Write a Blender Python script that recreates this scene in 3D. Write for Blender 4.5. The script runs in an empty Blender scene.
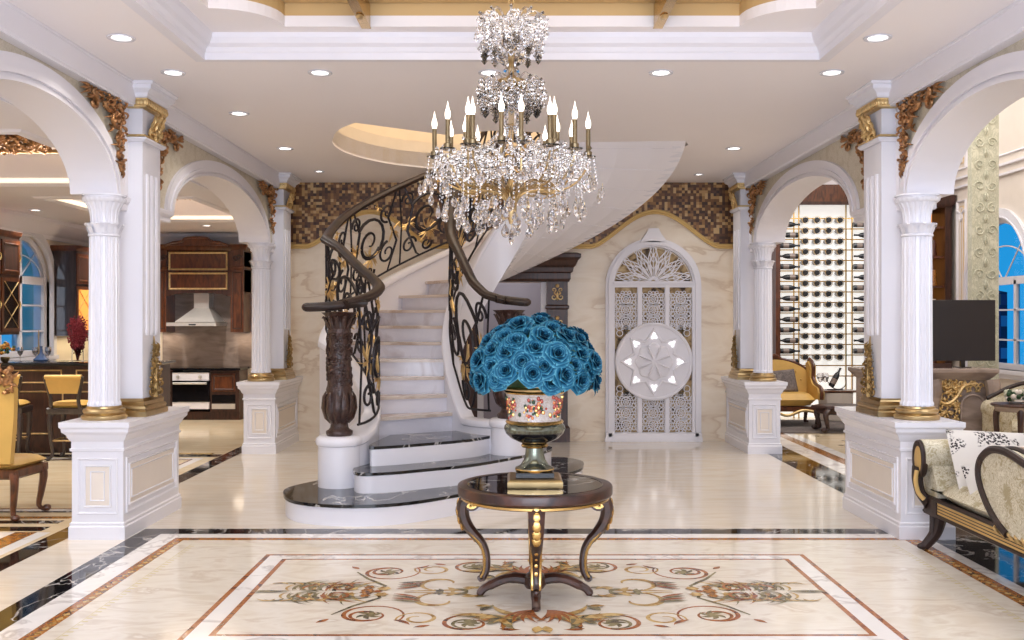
import bpy, math, random
from mathutils import Vector, Matrix, noise
random.seed(7)
S = bpy.context.scene
COL = S.collection
PI = math.pi
sin, cos, sqrt = math.sin, math.cos, math.sqrt
R = math.radians

# ------------------------------------------------------------------ camera, world, light, exposure
cam = bpy.data.cameras.new('camera'); cam.lens = 35; cam.sensor_width = 36; cam.clip_end = 200
camo = bpy.data.objects.new('camera', cam); COL.objects.link(camo)
camo.location = (0, 0, 1.75); camo.rotation_euler = (R(90), 0, 0)
S.camera = camo
vs = S.view_settings
vs.view_transform = 'Standard'; vs.look = 'None'; vs.gamma = 1; vs.use_curve_mapping = False
vs.exposure = -0.12
S.cycles.max_bounces = 14; S.cycles.diffuse_bounces = 4; S.cycles.glossy_bounces = 4
S.cycles.transmission_bounces = 14; S.cycles.transparent_max_bounces = 8
S.cycles.caustics_reflective = False; S.cycles.caustics_refractive = False
S.cycles.sample_clamp_indirect = 4
S.cycles.use_denoising = True
w = bpy.data.worlds.new('evening_sky'); S.world = w; w.use_nodes = True
bg = w.node_tree.nodes['Background']
bg.inputs[0].default_value = (0.02, 0.36, 0.85, 1); bg.inputs[1].default_value = 0.95

def area(name, loc, size, power, color=(1, 1, 1), rot=(0, 0, 0), sy=None, spread=None):
    l = bpy.data.lights.new(name, 'AREA'); l.energy = power; l.color = color
    l.size = size
    if sy: l.shape = 'RECTANGLE'; l.size_y = sy
    if spread: l.spread = spread
    o = bpy.data.objects.new(name, l); COL.objects.link(o); o.location = loc; o.rotation_euler = rot
    return o
WARM = (1.0, 0.84, 0.66); NEUT = (1.0, 0.95, 0.9); COOL = (0.86, 0.9, 1.0)
area('front_fill', (0, -2.2, 2.0), 5.8, 470, COOL, (R(90), 0, 0), 3.2)  # added cool fill behind the camera; no window is built there
area('recess_fill', (0, 4.6, 4.25), 3.0, 80, NEUT, (0, 0, 0), 3.4)  # unseen panel added up in the recess to brighten the hall
area('stairwell_lamp', (-0.1, 11.4, 6.6), 2.4, 130, WARM)
area('lounge_fill', (5.6, 13.6, 5.4), 3.0, 220, NEUT, (0, 0, 0), 6)  # overhead fill added to brighten the lounge, no fixture modelled
area('dining_fill', (-5.4, 5.5, 3.25), 2.6, 85, COOL, (0, 0, 0), 4)  # cool fill added over the dining side in place of window light
area('parlour_fill', (5.6, 6, 5.3), 2.6, 190, COOL, (0, 0, 0), 5)  # cool fill added to whiten the right arch soffits


# ------------------------------------------------------------------ materials
def lin(c): return tuple(((x/255)/12.92 if x/255 <= .04045 else ((x/255+.055)/1.055)**2.4) for x in c)
class NT:
    def __init__(s, name):
        s.m = bpy.data.materials.new(name); s.m.use_nodes = True; s.t = s.m.node_tree
        s.b = s.t.nodes['Principled BSDF']; s.co = None
    def n(s, kind, **kw):
        x = s.t.nodes.new(kind)
        for k, v in kw.items():
            if k[0] == 'i' and k[1:].isdigit(): x.inputs[int(k[1:])].default_value = v
            elif k in [i.name for i in x.inputs]: x.inputs[k].default_value = v
            else: setattr(x, k, v)
        return x
    def l(s, a, b): s.t.links.new(a, b)
    def coord(s, scale=(1, 1, 1), rot=(0, 0, 0), src='Object'):
        tc = s.n('ShaderNodeTexCoord'); mp = s.n('ShaderNodeMapping')
        mp.inputs['Scale'].default_value = scale; mp.inputs['Rotation'].default_value = rot
        s.l(tc.outputs[src], mp.inputs[0]); return mp.outputs[0]
    def ramp(s, fac, stops, const=False):
        r = s.n('ShaderNodeValToRGB'); e = r.color_ramp.elements
        if const: r.color_ramp.interpolation = 'CONSTANT'
        while len(e) < len(stops): e.new(.5)
        for i, (p, c) in enumerate(stops):
            e[i].position = p; e[i].color = (*c, 1)
        s.l(fac, r.inputs[0]); return r.outputs[0]
    def bump(s, h, st=.3, d=.01):
        b = s.n('ShaderNodeBump'); b.inputs['Strength'].default_value = st; b.inputs['Distance'].default_value = d
        s.l(h, b.inputs['Height']); s.l(b.outputs[0], s.b.inputs['Normal'])
    def set(s, rough=.5, metal=0., spec=.5, coat=0.):
        s.b.inputs['Roughness'].default_value = rough; s.b.inputs['Metallic'].default_value = metal
        s.b.inputs['Specular IOR Level'].default_value = spec; s.b.inputs['Coat Weight'].default_value = coat
        s.b.inputs['Coat Roughness'].default_value = .05
def plain(name, c, rough=.5, metal=0., var=.06, scale=6, bump=0., spec=.5, coat=0., bscale=None):
    t = NT(name); t.set(rough, metal, spec, coat); c = lin(c)
    no = t.n('ShaderNodeTexNoise', Scale=scale, Detail=3); t.l(t.coord(), no.inputs[0])
    t.l(t.ramp(no.outputs[0], [(.3, tuple(x*(1-var) for x in c)), (.7, tuple(min(1, x*(1+var)) for x in c))]), t.b.inputs[0])
    if bump:
        n2 = t.n('ShaderNodeTexNoise', Scale=bscale or scale*6, Detail=2); t.l(t.coord(), n2.inputs[0]); t.bump(n2.outputs[0], bump)
    return t.m
def marble(name, stops, sc=(1, 1, 1), rough=.1, scale=2, detail=8, dist=1.5, spec=.5, rot=(0, 0, 0)):
    t = NT(name); t.set(rough, 0, spec)
    no = t.n('ShaderNodeTexNoise', Scale=scale, Detail=detail, Distortion=dist); t.l(t.coord(sc, rot), no.inputs[0])
    t.l(t.ramp(no.outputs[0], [(p, lin(c)) for p, c in stops]), t.b.inputs[0]); return t.m
def veined(name, base, vein, scale=1.5, w=.03, rough=.08, sc=(1, 1, 1)):
    t = NT(name); t.set(rough)
    no = t.n('ShaderNodeTexNoise', Scale=scale, Detail=6, Distortion=2.5); t.l(t.coord(sc), no.inputs[0])
    b, v = lin(base), lin(vein)
    t.l(t.ramp(no.outputs[0], [(.5-w, b), (.5, v), (.5+w, b)]), t.b.inputs[0]); return t.m
def wood(name, c1, c2, rough=.3, sc=(8, 8, 1), coat=.3):
    t = NT(name); t.set(rough, 0, .5, coat)
    no = t.n('ShaderNodeTexNoise', Scale=3, Detail=5, Distortion=1.2); t.l(t.coord(sc), no.inputs[0])
    t.l(t.ramp(no.outputs[0], [(.3, lin(c1)), (.7, lin(c2))]), t.b.inputs[0]); return t.m
def emis(name, c, st):
    t = NT(name); t.set(.5); t.b.inputs[0].default_value = (*lin(c), 1)
    t.b.inputs['Emission Color'].default_value = (*lin(c), 1); t.b.inputs['Emission Strength'].default_value = st; return t.m
def glass(name, c, rough=0., ior=1.45):
    t = NT(name); t.set(rough); t.b.inputs[0].default_value = (*c, 1)
    t.b.inputs['Transmission Weight'].default_value = 1; t.b.inputs['IOR'].default_value = ior; return t.m
def cells(name, cols, scale, rough=.3, sc=None, grout=None):
    """square tesserae, each with its own colour"""
    t = NT(name); t.set(rough)
    co = t.coord((scale, scale, scale))
    fl = t.n('ShaderNodeVectorMath', operation='FLOOR'); t.l(co, fl.inputs[0])
    wn = t.n('ShaderNodeTexWhiteNoise', noise_dimensions='3D'); t.l(fl.outputs[0], wn.inputs[0])
    n = len(cols)
    t.l(t.ramp(wn.outputs[0], [(i/n, lin(c)) for i, c in enumerate(cols)], True), t.b.inputs[0]); return t.m
def damask(name, c1, c2, scale=6, rough=.6, w=.08, metal=0, sc=(1, 1, 1), bump=.0):
    t = NT(name); t.set(rough, metal)
    vo = t.n('ShaderNodeTexVoronoi', Scale=scale); vo.feature = 'SMOOTH_F1'
    no = t.n('ShaderNodeTexNoise', Scale=scale*1.6, Detail=4, Distortion=3); co = t.coord(sc)
    t.l(co, no.inputs[0]); t.l(co, vo.inputs[0])
    mx = t.n('ShaderNodeMath', operation='MULTIPLY_ADD'); t.l(vo.outputs[0], mx.inputs[0]); mx.inputs[1].default_value = .7; t.l(no.outputs[0], mx.inputs[2])
    t.l(t.ramp(mx.outputs[0], [(.62-w, lin(c1)), (.66, lin(c2)), (.7+w, lin(c1)), (.95, lin(c2))]), t.b.inputs[0])
    if bump: t.bump(mx.outputs[0], bump)
    return t.m

M = {}
M['white'] = plain('white_paint', (232, 228, 232), .45, var=.01, scale=2)
M['white_gloss'] = plain('white_lacquer', (230, 228, 234), .25, var=.01, scale=2)
M['ceil'] = plain('ceiling_paint', (246, 239, 238), .6, var=.015, scale=.6)
M['cream'] = plain('cream_panel', (230, 219, 207), .5, var=.02)
M['plaster'] = plain('cream_plaster', (236, 222, 200), .7, var=.02)
M['tan'] = plain('tan_plaster', (206, 172, 118), .5, var=.04, scale=2)
M['floor'] = marble('cream_marble', [(.25, (214, 202, 186)), (.45, (228, 219, 206)), (.6, (221, 208, 190)), (.75, (234, 226, 216))], (1, 7, 1), .09, 1.1, 6, .8)
M['floor_c'] = marble('carpet_field_marble', [(.3, (222, 210, 192)), (.5, (234, 226, 212)), (.64, (216, 202, 184)), (.7, (236, 229, 217))], (1, 2.2, 1), .1, 2.4, 9, 1.2)
M['floor_w'] = marble('white_marble', [(.3, (236, 232, 228)), (.55, (244, 240, 236)), (.62, (205, 198, 194)), (.66, (244, 240, 236))], (1, 1, 1), .1, 3, 6, 1)
M['floor_k'] = marble('warm_marble', [(.3, (222, 200, 164)), (.6, (236, 218, 186)), (.8, (214, 188, 150))], (1, 5, 1), .12, 1.2, 6, .8)
M['black'] = veined('black_marble', (13, 13, 16), (190, 185, 180), .8, .012, .05)
M['red'] = marble('red_marble', [(.35, (110, 58, 32)), (.5, (176, 112, 66)), (.65, (130, 66, 40)), (.8, (205, 160, 110))], (1, 1, 1), .12, 9, 4, 1)
M['ochre'] = marble('ochre_marble', [(.35, (150, 110, 50)), (.6, (214, 182, 120))], (1, 1, 1), .15, 14, 4, 1)
M['brick'] = marble('amber_marble', [(.35, (120, 64, 26)), (.5, (188, 128, 62)), (.62, (92, 46, 22)), (.8, (220, 176, 104))], (1, 1, 1), .12, 16, 4, 1)
M['olive'] = marble('olive_marble', [(.35, (86, 78, 62)), (.6, (150, 138, 100))], (1, 1, 1), .15, 14, 4, 1)
M['trav'] = marble('travertine_wall', [(.25, (226, 208, 182)), (.42, (238, 224, 204)), (.55, (230, 213, 190)), (.60, (214, 192, 166)), (.63, (236, 221, 200)), (.85, (242, 230, 213))], (.8, 1, 2.2), .35, 1.5, 10, .8)
M['mosaic'] = cells('mosaic_tiles', [(84, 54, 34), (112, 76, 44), (66, 42, 28), (150, 108, 62), (184, 144, 90), (92, 60, 38), (200, 166, 116), (124, 84, 50)], 24, .35)
M['paper'] = damask('spandrel_wallpaper', (214, 204, 186), (196, 184, 160), 14, .55, .05)
M['stone'] = damask('green_damask_stone', (172, 172, 150), (206, 204, 184), 9, .5, .05, sc=(1, 1, .55))
M['gold'] = plain('polished_gold', (204, 168, 104), .26, 1, .1, 10)
M['ogold'] = plain('antique_gold', (172, 128, 88), .38, .9, .45, 24, .4)
M['lgold'] = plain('pale_gold_leaf', (214, 184, 130), .4, .9, .2, 20, .3)
M['goldtrim'] = plain('gold_paint', (214, 178, 112), .45, .35, .06, 5)
M['brass'] = plain('brushed_brass', (182, 156, 112), .3, 1, .1, 10)
M['wood'] = wood('dark_mahogany', (40, 22, 16), (76, 44, 32), .42, coat=.04)
M['walnut'] = wood('walnut_panel', (58, 28, 16), (112, 62, 34), .3, (5, 5, 1.2))
M['woodg'] = wood('stained_oak', (44, 34, 34), (70, 58, 56), .3)
M['rail'] = wood('handrail_wood', (28, 15, 11), (50, 30, 23), .5, (3, 3, 3), .03)
M['carved'] = plain('carved_wood', (58, 35, 28), .42, 0, .35, 30, 1., coat=.2, bscale=45)
M['burl'] = wood('burl_veneer', (30, 17, 13), (78, 44, 30), .3, (2, 2, 2), .12)
M['iron'] = plain('dark_iron', (48, 44, 48), .42, .6, .15, 20)
M['step'] = marble('stair_marble', [(.3, (202, 184, 168)), (.5, (218, 204, 192)), (.6, (186, 164, 146)), (.7, (214, 200, 188))], (1, 1, 2), .2, 1.4, 7, 1.5)
M['riser'] = marble('riser_marble', [(.3, (212, 210, 220)), (.55, (224, 222, 230)), (.62, (204, 198, 204)), (.7, (226, 224, 232))], (1, 1, 1), .2, 1.4, 7, 1.5)
M['crystal'] = glass('cut_crystal', (.86, .84, .84), 0.0, 1.52)
M['glass'] = glass('clear_glass', (1, 1, 1), 0, 1.1)
M['steel'] = plain('brushed_steel', (206, 202, 196), .35, .4, .04, 8)
M['blackglass'] = plain('black_glass', (16, 16, 20), .12, 0, .1, 4)
M['tv'] = plain('screen_black', (34, 31, 36), .35, 0, .04, 4)
M['flame'] = emis('candle_glow', (255, 238, 222), 4)
M['lamp'] = emis('lamp_lens', (255, 250, 244), 5)
M['cove'] = emis('cove_light_strip', (255, 236, 206), 1.3)
M['amber'] = emis('amber_shelf_light', (230, 150, 70), .9)
M['rose'] = None
M['leaf'] = plain('dark_green_leaf', (36, 66, 34), .5, 0, .3, 10)
M['yellow'] = plain('mustard_leather', (214, 172, 92), .45, 0, .08, 4, .2)
M['brocade'] = damask('cream_brocade', (216, 209, 188), (166, 152, 118), 12, .65, .03, bump=.2)
M['pillowtree'] = None
M['greystone'] = marble('grey_brown_marble', [(.3, (128, 112, 102)), (.6, (160, 144, 134)), (.8, (142, 124, 112))], (1, 1, 3), .25, 2, 7, 1)
M['porcelain'] = damask('floral_porcelain', (204, 196, 190), (176, 160, 148), 16, .2, .1)
M['redstem'] = plain('dried_red_stems', (132, 40, 50), .8, 0, .3, 30)
M['bottle'] = plain('bottle_glass', (40, 42, 46), .18, 0, .2, 6)
M['litmarble'] = emis('glowing_marble', (255, 252, 246), .75)  # lit look of the white marble wall put in as emission
M['rug'] = damask('grey_rug', (92, 84, 84), (128, 118, 112), 8, .9)
M['stucco'] = plain('lavender_grey_wall', (176, 164, 168), .7, 0, .04, 1)
M['teal'] = plain('teal_glaze', (40, 150, 140), .3)
M['city'] = cells('lit_building', [(22, 26, 60), (40, 40, 84), (70, 46, 84), (120, 120, 150), (28, 60, 110), (170, 90, 80)], 3.2, .7)
M['brownsatin'] = damask('brown_satin', (150, 112, 84), (196, 164, 132), 20, .35, .03)
M['urn'] = plain('dark_mirror_glaze', (118, 122, 108), .14, .85, .3, 14)
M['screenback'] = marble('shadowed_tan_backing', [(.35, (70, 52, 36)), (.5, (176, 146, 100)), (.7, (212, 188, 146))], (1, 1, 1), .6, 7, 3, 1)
M['glowhole'] = emis('opening_glow', (255, 255, 255), 1.2)  # emission stands in for light shining through the trefoil openings
M['bronze'] = plain('aged_bronze_gilt', (150, 124, 80), .42, .9, .35, 30)
M['flower_red'] = plain('painted_red', (176, 66, 44), .25)
M['flower_orange'] = plain('painted_orange', (214, 128, 70), .25)
M['candlebrass'] = plain('olive_brass', (128, 112, 84), .35, .9, .1, 10)
M['paneltan'] = plain('tan_wall_panel', (222, 196, 156), .55, var=.03)
M['palekey'] = plain('pale_key_marble', (218, 204, 160), .12)
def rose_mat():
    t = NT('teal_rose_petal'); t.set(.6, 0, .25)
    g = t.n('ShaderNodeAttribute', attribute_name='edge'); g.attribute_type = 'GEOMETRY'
    t.l(t.ramp(g.outputs['Fac'], [(0, lin((4, 30, 52))), (.35, lin((10, 62, 94))), (.75, lin((26, 98, 130))), (1, lin((96, 166, 184)))]), t.b.inputs[0]); return t.m  # edge highlights painted into the petal colour, darker towards the base
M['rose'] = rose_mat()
def tree_mat():
    t = NT('tree_print_linen'); t.set(.8)
    co = t.coord((1, 1, 1))
    vo = t.n('ShaderNodeTexVoronoi', Scale=58); t.l(co, vo.inputs[0])
    no = t.n('ShaderNodeTexNoise', Scale=6.0, Detail=1); t.l(co, no.inputs[0])
    a = t.ramp(vo.outputs[0], [(.0, (1, 1, 1)), (.46, (1, 1, 1)), (.54, (0, 0, 0))])
    b = t.ramp(no.outputs[0], [(.52, (0, 0, 0)), (.56, (1, 1, 1))])
    mm = t.n('ShaderNodeMath', operation='MULTIPLY'); t.l(a, mm.inputs[0]); t.l(b, mm.inputs[1])
    t.l(t.ramp(mm.outputs[0], [(0, lin((208, 202, 194))), (1, lin((52, 44, 44)))]), t.b.inputs[0]); return t.m
M['pillowtree'] = tree_mat()

# ------------------------------------------------------------------ mesh builder
class MB:
    def __init__(s, *mats): s.v = []; s.f = []; s.mi = []; s.mats = list(mats); s.T = None; s.k = 0; s.sm = []
    def m(s, name):
        if name not in s.mats: s.mats.append(name)
        s.k = s.mats.index(name); return s
    def add(s, vs, fs, smooth=True):
        o = len(s.v); T = s.T
        if T is not None: vs = [T @ Vector(p) for p in vs]
        s.v.extend([tuple(p) for p in vs])
        for f in fs: s.f.append([i+o for i in f]); s.mi.append(s.k)
        return s
    def box(s, x0, x1, y0, y1, z0, z1):
        v = [(x, y, z) for z in (z0, z1) for y in (y0, y1) for x in (x0, x1)]
        return s.add(v, [(0, 2, 3, 1), (4, 5, 7, 6), (0, 1, 5, 4), (2, 6, 7, 3), (0, 4, 6, 2), (1, 3, 7, 5)])
    def stack(s, x0, x1, y0, y1, prof):
        """rectangular rings offset outward by o at height z"""
        v = []; f = []
        for o, z in prof: v += [(x0-o, y0-o, z), (x1+o, y0-o, z), (x1+o, y1+o, z), (x0-o, y1+o, z)]
        for i in range(len(prof)-1):
            for j in range(4): f.append((4*i+j, 4*i+(j+1) % 4, 4*i+4+(j+1) % 4, 4*i+4+j))
        n = 4*(len(prof)-1); f.append((3, 2, 1, 0)); f.append((n, n+1, n+2, n+3)); return s.add(v, f)
    def lathe(s, prof, c=(0, 0, 0), seg=32, mod=None, sx=1, sy=1):
        v = []; f = []; n = len(prof)
        for i, (r, z) in enumerate(prof):
            for j in range(seg):
                a = 2*PI*j/seg; rr = r*(mod(a, z, i) if mod else 1)
                v.append((c[0]+rr*cos(a)*sx, c[1]+rr*sin(a)*sy, c[2]+z))
        for i in range(n-1):
            for j in range(seg): f.append((i*seg+j, i*seg+(j+1) % seg, (i+1)*seg+(j+1) % seg, (i+1)*seg+j))
        if prof[0][0] > 1e-4: f.append(list(range(seg))[::-1])
        if prof[-1][0] > 1e-4: f.append([(n-1)*seg+j for j in range(seg)])
        return s.add(v, f)
    def tube(s, pts, rad, seg=8, flat=1.0, up=None):
        pts = [Vector(p) for p in pts]; n = len(pts)
        if not isinstance(rad, (list, tuple)): rad = [rad]*n
        v = []; f = []; pn = None
        for i in range(n):
            t = (pts[min(i+1, n-1)]-pts[max(i-1, 0)])
            if t.length < 1e-9: t = Vector((0, 0, 1))
            t.normalize()
            ref = Vector(up) if up is not None else pn
            if ref is None: ref = Vector((0, 0, 1)) if abs(t.z) < .9 else Vector((1, 0, 0))
            a = ref - t*ref.dot(t)
            if a.length < 1e-5: a = t.orthogonal()
            a.normalize(); b = t.cross(a); pn = a
            for j in range(seg):
                q = 2*PI*(j+.5)/seg
                v.append(pts[i]+a*cos(q)*rad[i]*flat+b*sin(q)*rad[i])
        for i in range(n-1):
            for j in range(seg): f.append((i*seg+j, i*seg+(j+1) % seg, (i+1)*seg+(j+1) % seg, (i+1)*seg+j))
        f.append(list(range(seg))[::-1]); f.append([(n-1)*seg+j for j in range(seg)])
        return s.add(v, f)
    def sweep(s, path, prof, closed=False, cap=True):
        """profile points (side, up) along a path; side is horizontal, right of travel"""
        P = [Vector(p) for p in path]; n = len(P); k = len(prof); v = []; f = []
        for i in range(n):
            a = P[(i-1) % n] if (closed or i > 0) else P[0]; b = P[(i+1) % n] if (closed or i < n-1) else P[-1]
            t = b-a; t.z = 0
            if t.length < 1e-9: t = Vector((0, 1, 0))
            t.normalize(); nx = Vector((t.y, -t.x, 0)); sc = 1
            if 0 < i < n-1 or closed:
                t1 = (P[i]-a); t1.z = 0
                if t1.length > 1e-9:
                    t1.normalize(); cc = max(.5, t1.dot(t)); sc = 1/cc
            for (u, h) in prof: v.append(P[i]+nx*u*sc+Vector((0, 0, h)))
        for i in range(n if closed else n-1):
            i2 = (i+1) % n
            for j in range(k): f.append((i*k+j, i2*k+j, i2*k+(j+1) % k, i*k+(j+1) % k))
        if cap and not closed: f.append(list(range(k))); f.append([(n-1)*k+j for j in range(k)][::-1])
        return s.add(v, f)
    def prism(s, poly, fn, t0, t1):
        """poly of (a,b); fn(a,b,t)->xyz"""
        n = len(poly); v = [fn(a, b, t0) for a, b in poly]+[fn(a, b, t1) for a, b in poly]
        f = [list(range(n)), [n+i for i in range(n)][::-1]]+[(i, n+i, n+(i+1) % n, (i+1) % n) for i in range(n)]
        return s.add(v, f)
    def strip(s, A, B):
        n = len(A); return s.add(list(A)+list(B), [(i, i+1, n+i+1, n+i) for i in range(n-1)])
    def ball(s, c, r, seg=10, rings=6, sc=(1, 1, 1)):
        pr = [(sin(PI*i/rings), -cos(PI*i/rings)) for i in range(rings+1)]
        v = [(c[0], c[1], c[2]-r*sc[2])]
        f = []
        for i in range(1, rings):
            for j in range(seg):
                a = 2*PI*j/seg; v.append((c[0]+r*sc[0]*pr[i][0]*cos(a), c[1]+r*sc[1]*pr[i][0]*sin(a), c[2]+r*sc[2]*pr[i][1]))
        v.append((c[0], c[1], c[2]+r*sc[2])); L = len(v)-1
        for j in range(seg):
            f.append((0, 1+(j+1) % seg, 1+j)); f.append((L, L-seg+j, L-seg+(j+1) % seg))
            for i in range(rings-2):
                b = 1+i*seg; f.append((b+j, b+(j+1) % seg, b+seg+(j+1) % seg, b+seg+j))
        return s.add(v, f)
    def build(s, name, parent=None, sharp=35, smooth=True):
        me = bpy.data.meshes.new(name); me.from_pydata(s.v, [], s.f)
        for k in s.mats: me.materials.append(M[k])
        me.polygons.foreach_set('material_index', s.mi)
        if smooth:
            me.polygons.foreach_set('use_smooth', [True]*len(s.f)); me.set_sharp_from_angle(angle=R(sharp))
        me.update()
        o = bpy.data.objects.new(name, me); COL.objects.link(o)
        if parent is not None:
            o.parent = parent
            if parent.name in WORLD: o.matrix_parent_inverse = Matrix.Translation(-parent.location)
        return o
def thing(name, label, cat, loc=(0, 0, 0), rz=0, group=None):
    o = bpy.data.objects.new(name, None); COL.objects.link(o); o.empty_display_size = .1
    o.location = loc; o.rotation_euler = (0, 0, rz)
    return tag(o, label, cat, group)
WORLD = set()
def wthing(*a, **k):
    o = thing(*a, **k); WORLD.add(o.name); return o          # parts given in room coordinates
def tag(o, label, cat, group=None):
    o['label'] = label; o['category'] = cat
    if group: o['group'] = group
    return o
def struct(o): o['kind'] = 'structure'; return o
def dup(root, loc=None, rz=None, label=None, scale=None):
    r = root.copy(); COL.objects.link(r)
    if loc is not None: r.location = loc
    if rz is not None: r.rotation_euler = (0, 0, rz)
    if scale is not None: r.scale = scale
    if label: r['label'] = label
    for ch in list(root.children):
        c = ch.copy(); COL.objects.link(c); c.parent = r
        for g in list(ch.children):
            d = g.copy(); COL.objects.link(d); d.parent = c
    return r
def crom(P, n=6, closed=False):
    P = [Vector(p) for p in P]; out = []; N = len(P)
    for i in range(N-1):
        a, b, c, d = P[max(i-1, 0)], P[i], P[i+1], P[min(i+2, N-1)]
        for k in range(n):
            t = k/n; out.append(.5*((2*b)+(c-a)*t+(2*a-5*b+4*c-d)*t*t+(3*b-a-3*c+d)*t**3))
    out.append(P[-1]); return out
def px(x, y, d): return ((x-512)*d/996, d, 1.75-(y-320)*d/996)
def fl(x, y): d = 1743/(y-320); return ((x-512)*d/996, d)
# ------------------------------------------------------------------ floor with inlays
CX, CY = 0.17, 6.39
ZC = 3.74; BACK = 14.42; WF = 3.25; WB = 3.6
fb = MB('floor')
zl = [0.0]
def q(x0, x1, y0, y1, mat, z):
    fb.m(mat); fb.add([(x0, y0, z), (x1, y0, z), (x1, y1, z), (x0, y1, z)], [(0, 1, 2, 3)])
fb.m('floor'); fb.box(-3.56, 3.38, -2.5, BACK+.3, -.1, 0)
fb.m('floor_k'); fb.box(-7.6, -3.56, -2.5, 18.4, -.1, 0); fb.box(3.38, 7.9, -2.5, 18.4, -.1, 0)
def frame(x0, x1, y0, y1, wd, mat, z):
    q(x0, x1, y0, y0+wd, mat, z); q(x0, x1, y1-wd, y1, mat, z)
    q(x0, x0+wd, y0+wd, y1-wd, mat, z); q(x1-wd, x1, y0+wd, y1-wd, mat, z)
q(-3.07, 3.4, -2.4, 8.34, 'floor_w', .001)
frame(-3.07, 3.6, -2.4, 8.34, .2, 'black', .0016)
q(3.34, 3.75, -2.4, 14.4, 'black', .0012)
q(-3.75, -3.56, -2.4, 14.4, 'black', .0012)
q(-2.70, 3.24, 3.6, 7.99, 'brick', .002)
q(-2.69, 3.23, 3.61, 7.98, 'red', .0022)
q(-2.675, 3.215, 3.625, 7.965, 'brick', .0025)
q(-2.61, 3.12, 3.70, 7.90, 'floor_c', .003)
for i in range(46):
    for xm in (-2.643, 3.168):
        y = 3.75+i*.09; fb.m('ochre'); fb.add([(xm-.022, y, .0028), (xm, y-.035, .0028), (xm+.022, y, .0028), (xm, y+.035, .0028)], [(0, 1, 2, 3)])
# thin key line inside the band
frame(-2.5, 2.98, 3.8, 7.76, .006, 'palekey', .0034)
for i in range(60):
    yy = 3.9+i*.064
    q(-2.49, -2.455, yy, yy+.02, 'palekey', .0034); q(2.935, 2.97, yy, yy+.02, 'palekey', .0034)
frame(CX-2.0, CX+2.0, 5.36, 7.42, .035, 'red', .0034)
q(CX-1.965, CX+1.965, 5.395, 7.385, 'floor_w', .0036)
q(CX-1.85, CX+1.85, 5.5, 7.28, 'red', .004)
q(CX-1.815, CX+1.815, 5.53, 7.25, 'floor_c', .0045)
# kitchen and lounge floor bands
q(-7.5, -3.85, 8.3, 8.9, 'floor_k', .001)
for y0, y1, mt in ((8.25, 8.42, 'black'), (8.55, 8.68, 'black'), (8.76, 8.86, 'brick'), (9.05, 9.1, 'black')): q(-7.5, -3.9, y0, y1, mt, .002)
frame(-7.0, -3.9, 9.1, 12.6, .12, 'floor_w', .0022)
frame(-6.9, -4.0, 9.2, 12.5, .03, 'red', .0025)
q(-7.4, -3.76, 12.72, 12.95, 'black', .002); q(-4.9, -3.9, 12.95, 13.1, 'ochre', .002)
for x0, y0, x1, y1, w_ in ((-4.35, 12.9, -3.95, 9.4, .06), (-4.0, 5.0, -4.0, 8.2, .09)):
    fb.m('brick'); fb.add([(x0-w_, y0, .003), (x0+w_, y0, .003), (x1+w_, y1, .003), (x1-w_, y1, .003)], [(0, 1, 2, 3)])
q(-4.62, -3.8, 4.5, 8.2, 'floor_w', .001); q(-4.75, -4.68, 4.5, 8.1, 'black', .002)
q(3.76, 4.05, 8.0, 17.9, 'floor_w', .001); q(4.02, 4.18, 8.0, 17.9, 'brick', .0015); q(4.18, 4.34, 8.0, 17.9, 'floor_w', .001)
for i in range(8):
    for j in range(12):
        x, y = 4.6+i*.45+(j % 2)*.22, 10.6+j*.55; a = .05
        fb.m('olive'); fb.add([(x-a, y, .002), (x, y-a, .002), (x+a, y, .002), (x, y+a, .002)], [(0, 1, 2, 3)])
def ribbon(pts, ws, mat, z=.0055, mir=True):
    for sx, sy in (((1, 1), (-1, 1), (1, -1), (-1, -1)) if mir else ((1, 1),)):
        zl[0] += 1.5e-5; z = .005+zl[0]; L = []; Rr = []
        for i, (u, v) in enumerate(pts):
            a = pts[max(i-1, 0)]; b = pts[min(i+1, len(pts)-1)]; dx, dy = b[0]-a[0], b[1]-a[1]; d = math.hypot(dx, dy) or 1
            nx, ny = -dy/d*ws[i]/2, dx/d*ws[i]/2
            L.append((CX+sx*(u+nx), CY+sy*(v+ny), z)); Rr.append((CX+sx*(u-nx), CY+sy*(v-ny), z))
        if sx*sy < 0: L, Rr = Rr, L
        fb.m(mat); fb.strip(Rr, L)
def spiral(cx, cy, r0, r1, a0, turns, n=36, sgn=1):
    return [(cx+(r0+(r1-r0)*i/n)*cos(a0+sgn*2*PI*turns*i/n), cy+(r0+(r1-r0)*i/n)*sin(a0+sgn*2*PI*turns*i/n)) for i in range(n+1)]
def taper(n, w0, w1, w2=None): return [w0+(w1-w0)*i/n if w2 is None else (w0+(w1-w0)*2*i/n if i < n/2 else w1+(w2-w1)*(2*i/n-1)) for i in range(n+1)]
def leafr(x, y, a, l, wd, mat, bend=0, z=.0058):
    n = 10; pts = []
    for i in range(n+1):
        t = i/n; pts.append((x+l*t*cos(a+bend*t), y+l*t*sin(a+bend*t)))
    ribbon(pts, [wd*sin(PI*min(.98, i/n+.04)) for i in range(n+1)], mat, z)
for (u, v, r, a0, tn, sg, mt) in ((1.02, .5, .22, 2.6, 1.25, 1, 'red'), (1.04, .5, .11, 2.2, 1.1, -1, 'red'), (.72, .57, .13, .2, 1.3, -1, 'ochre'), (.42, .66, .2, 2.8, 1.3, 1, 'red'), (.43, .66, .1, 2.0, 1.1, -1, 'olive')):
    ribbon(spiral(u, v, r, r*.3, a0, tn, 40, sg), taper(40, .012, .03, .01), mt)
for i in range(6): leafr(1.02, .5, 1.0*i, .09, .035, 'olive', .8); leafr(.42, .66, .5+1.0*i, .08, .035, 'olive', .9)
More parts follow.
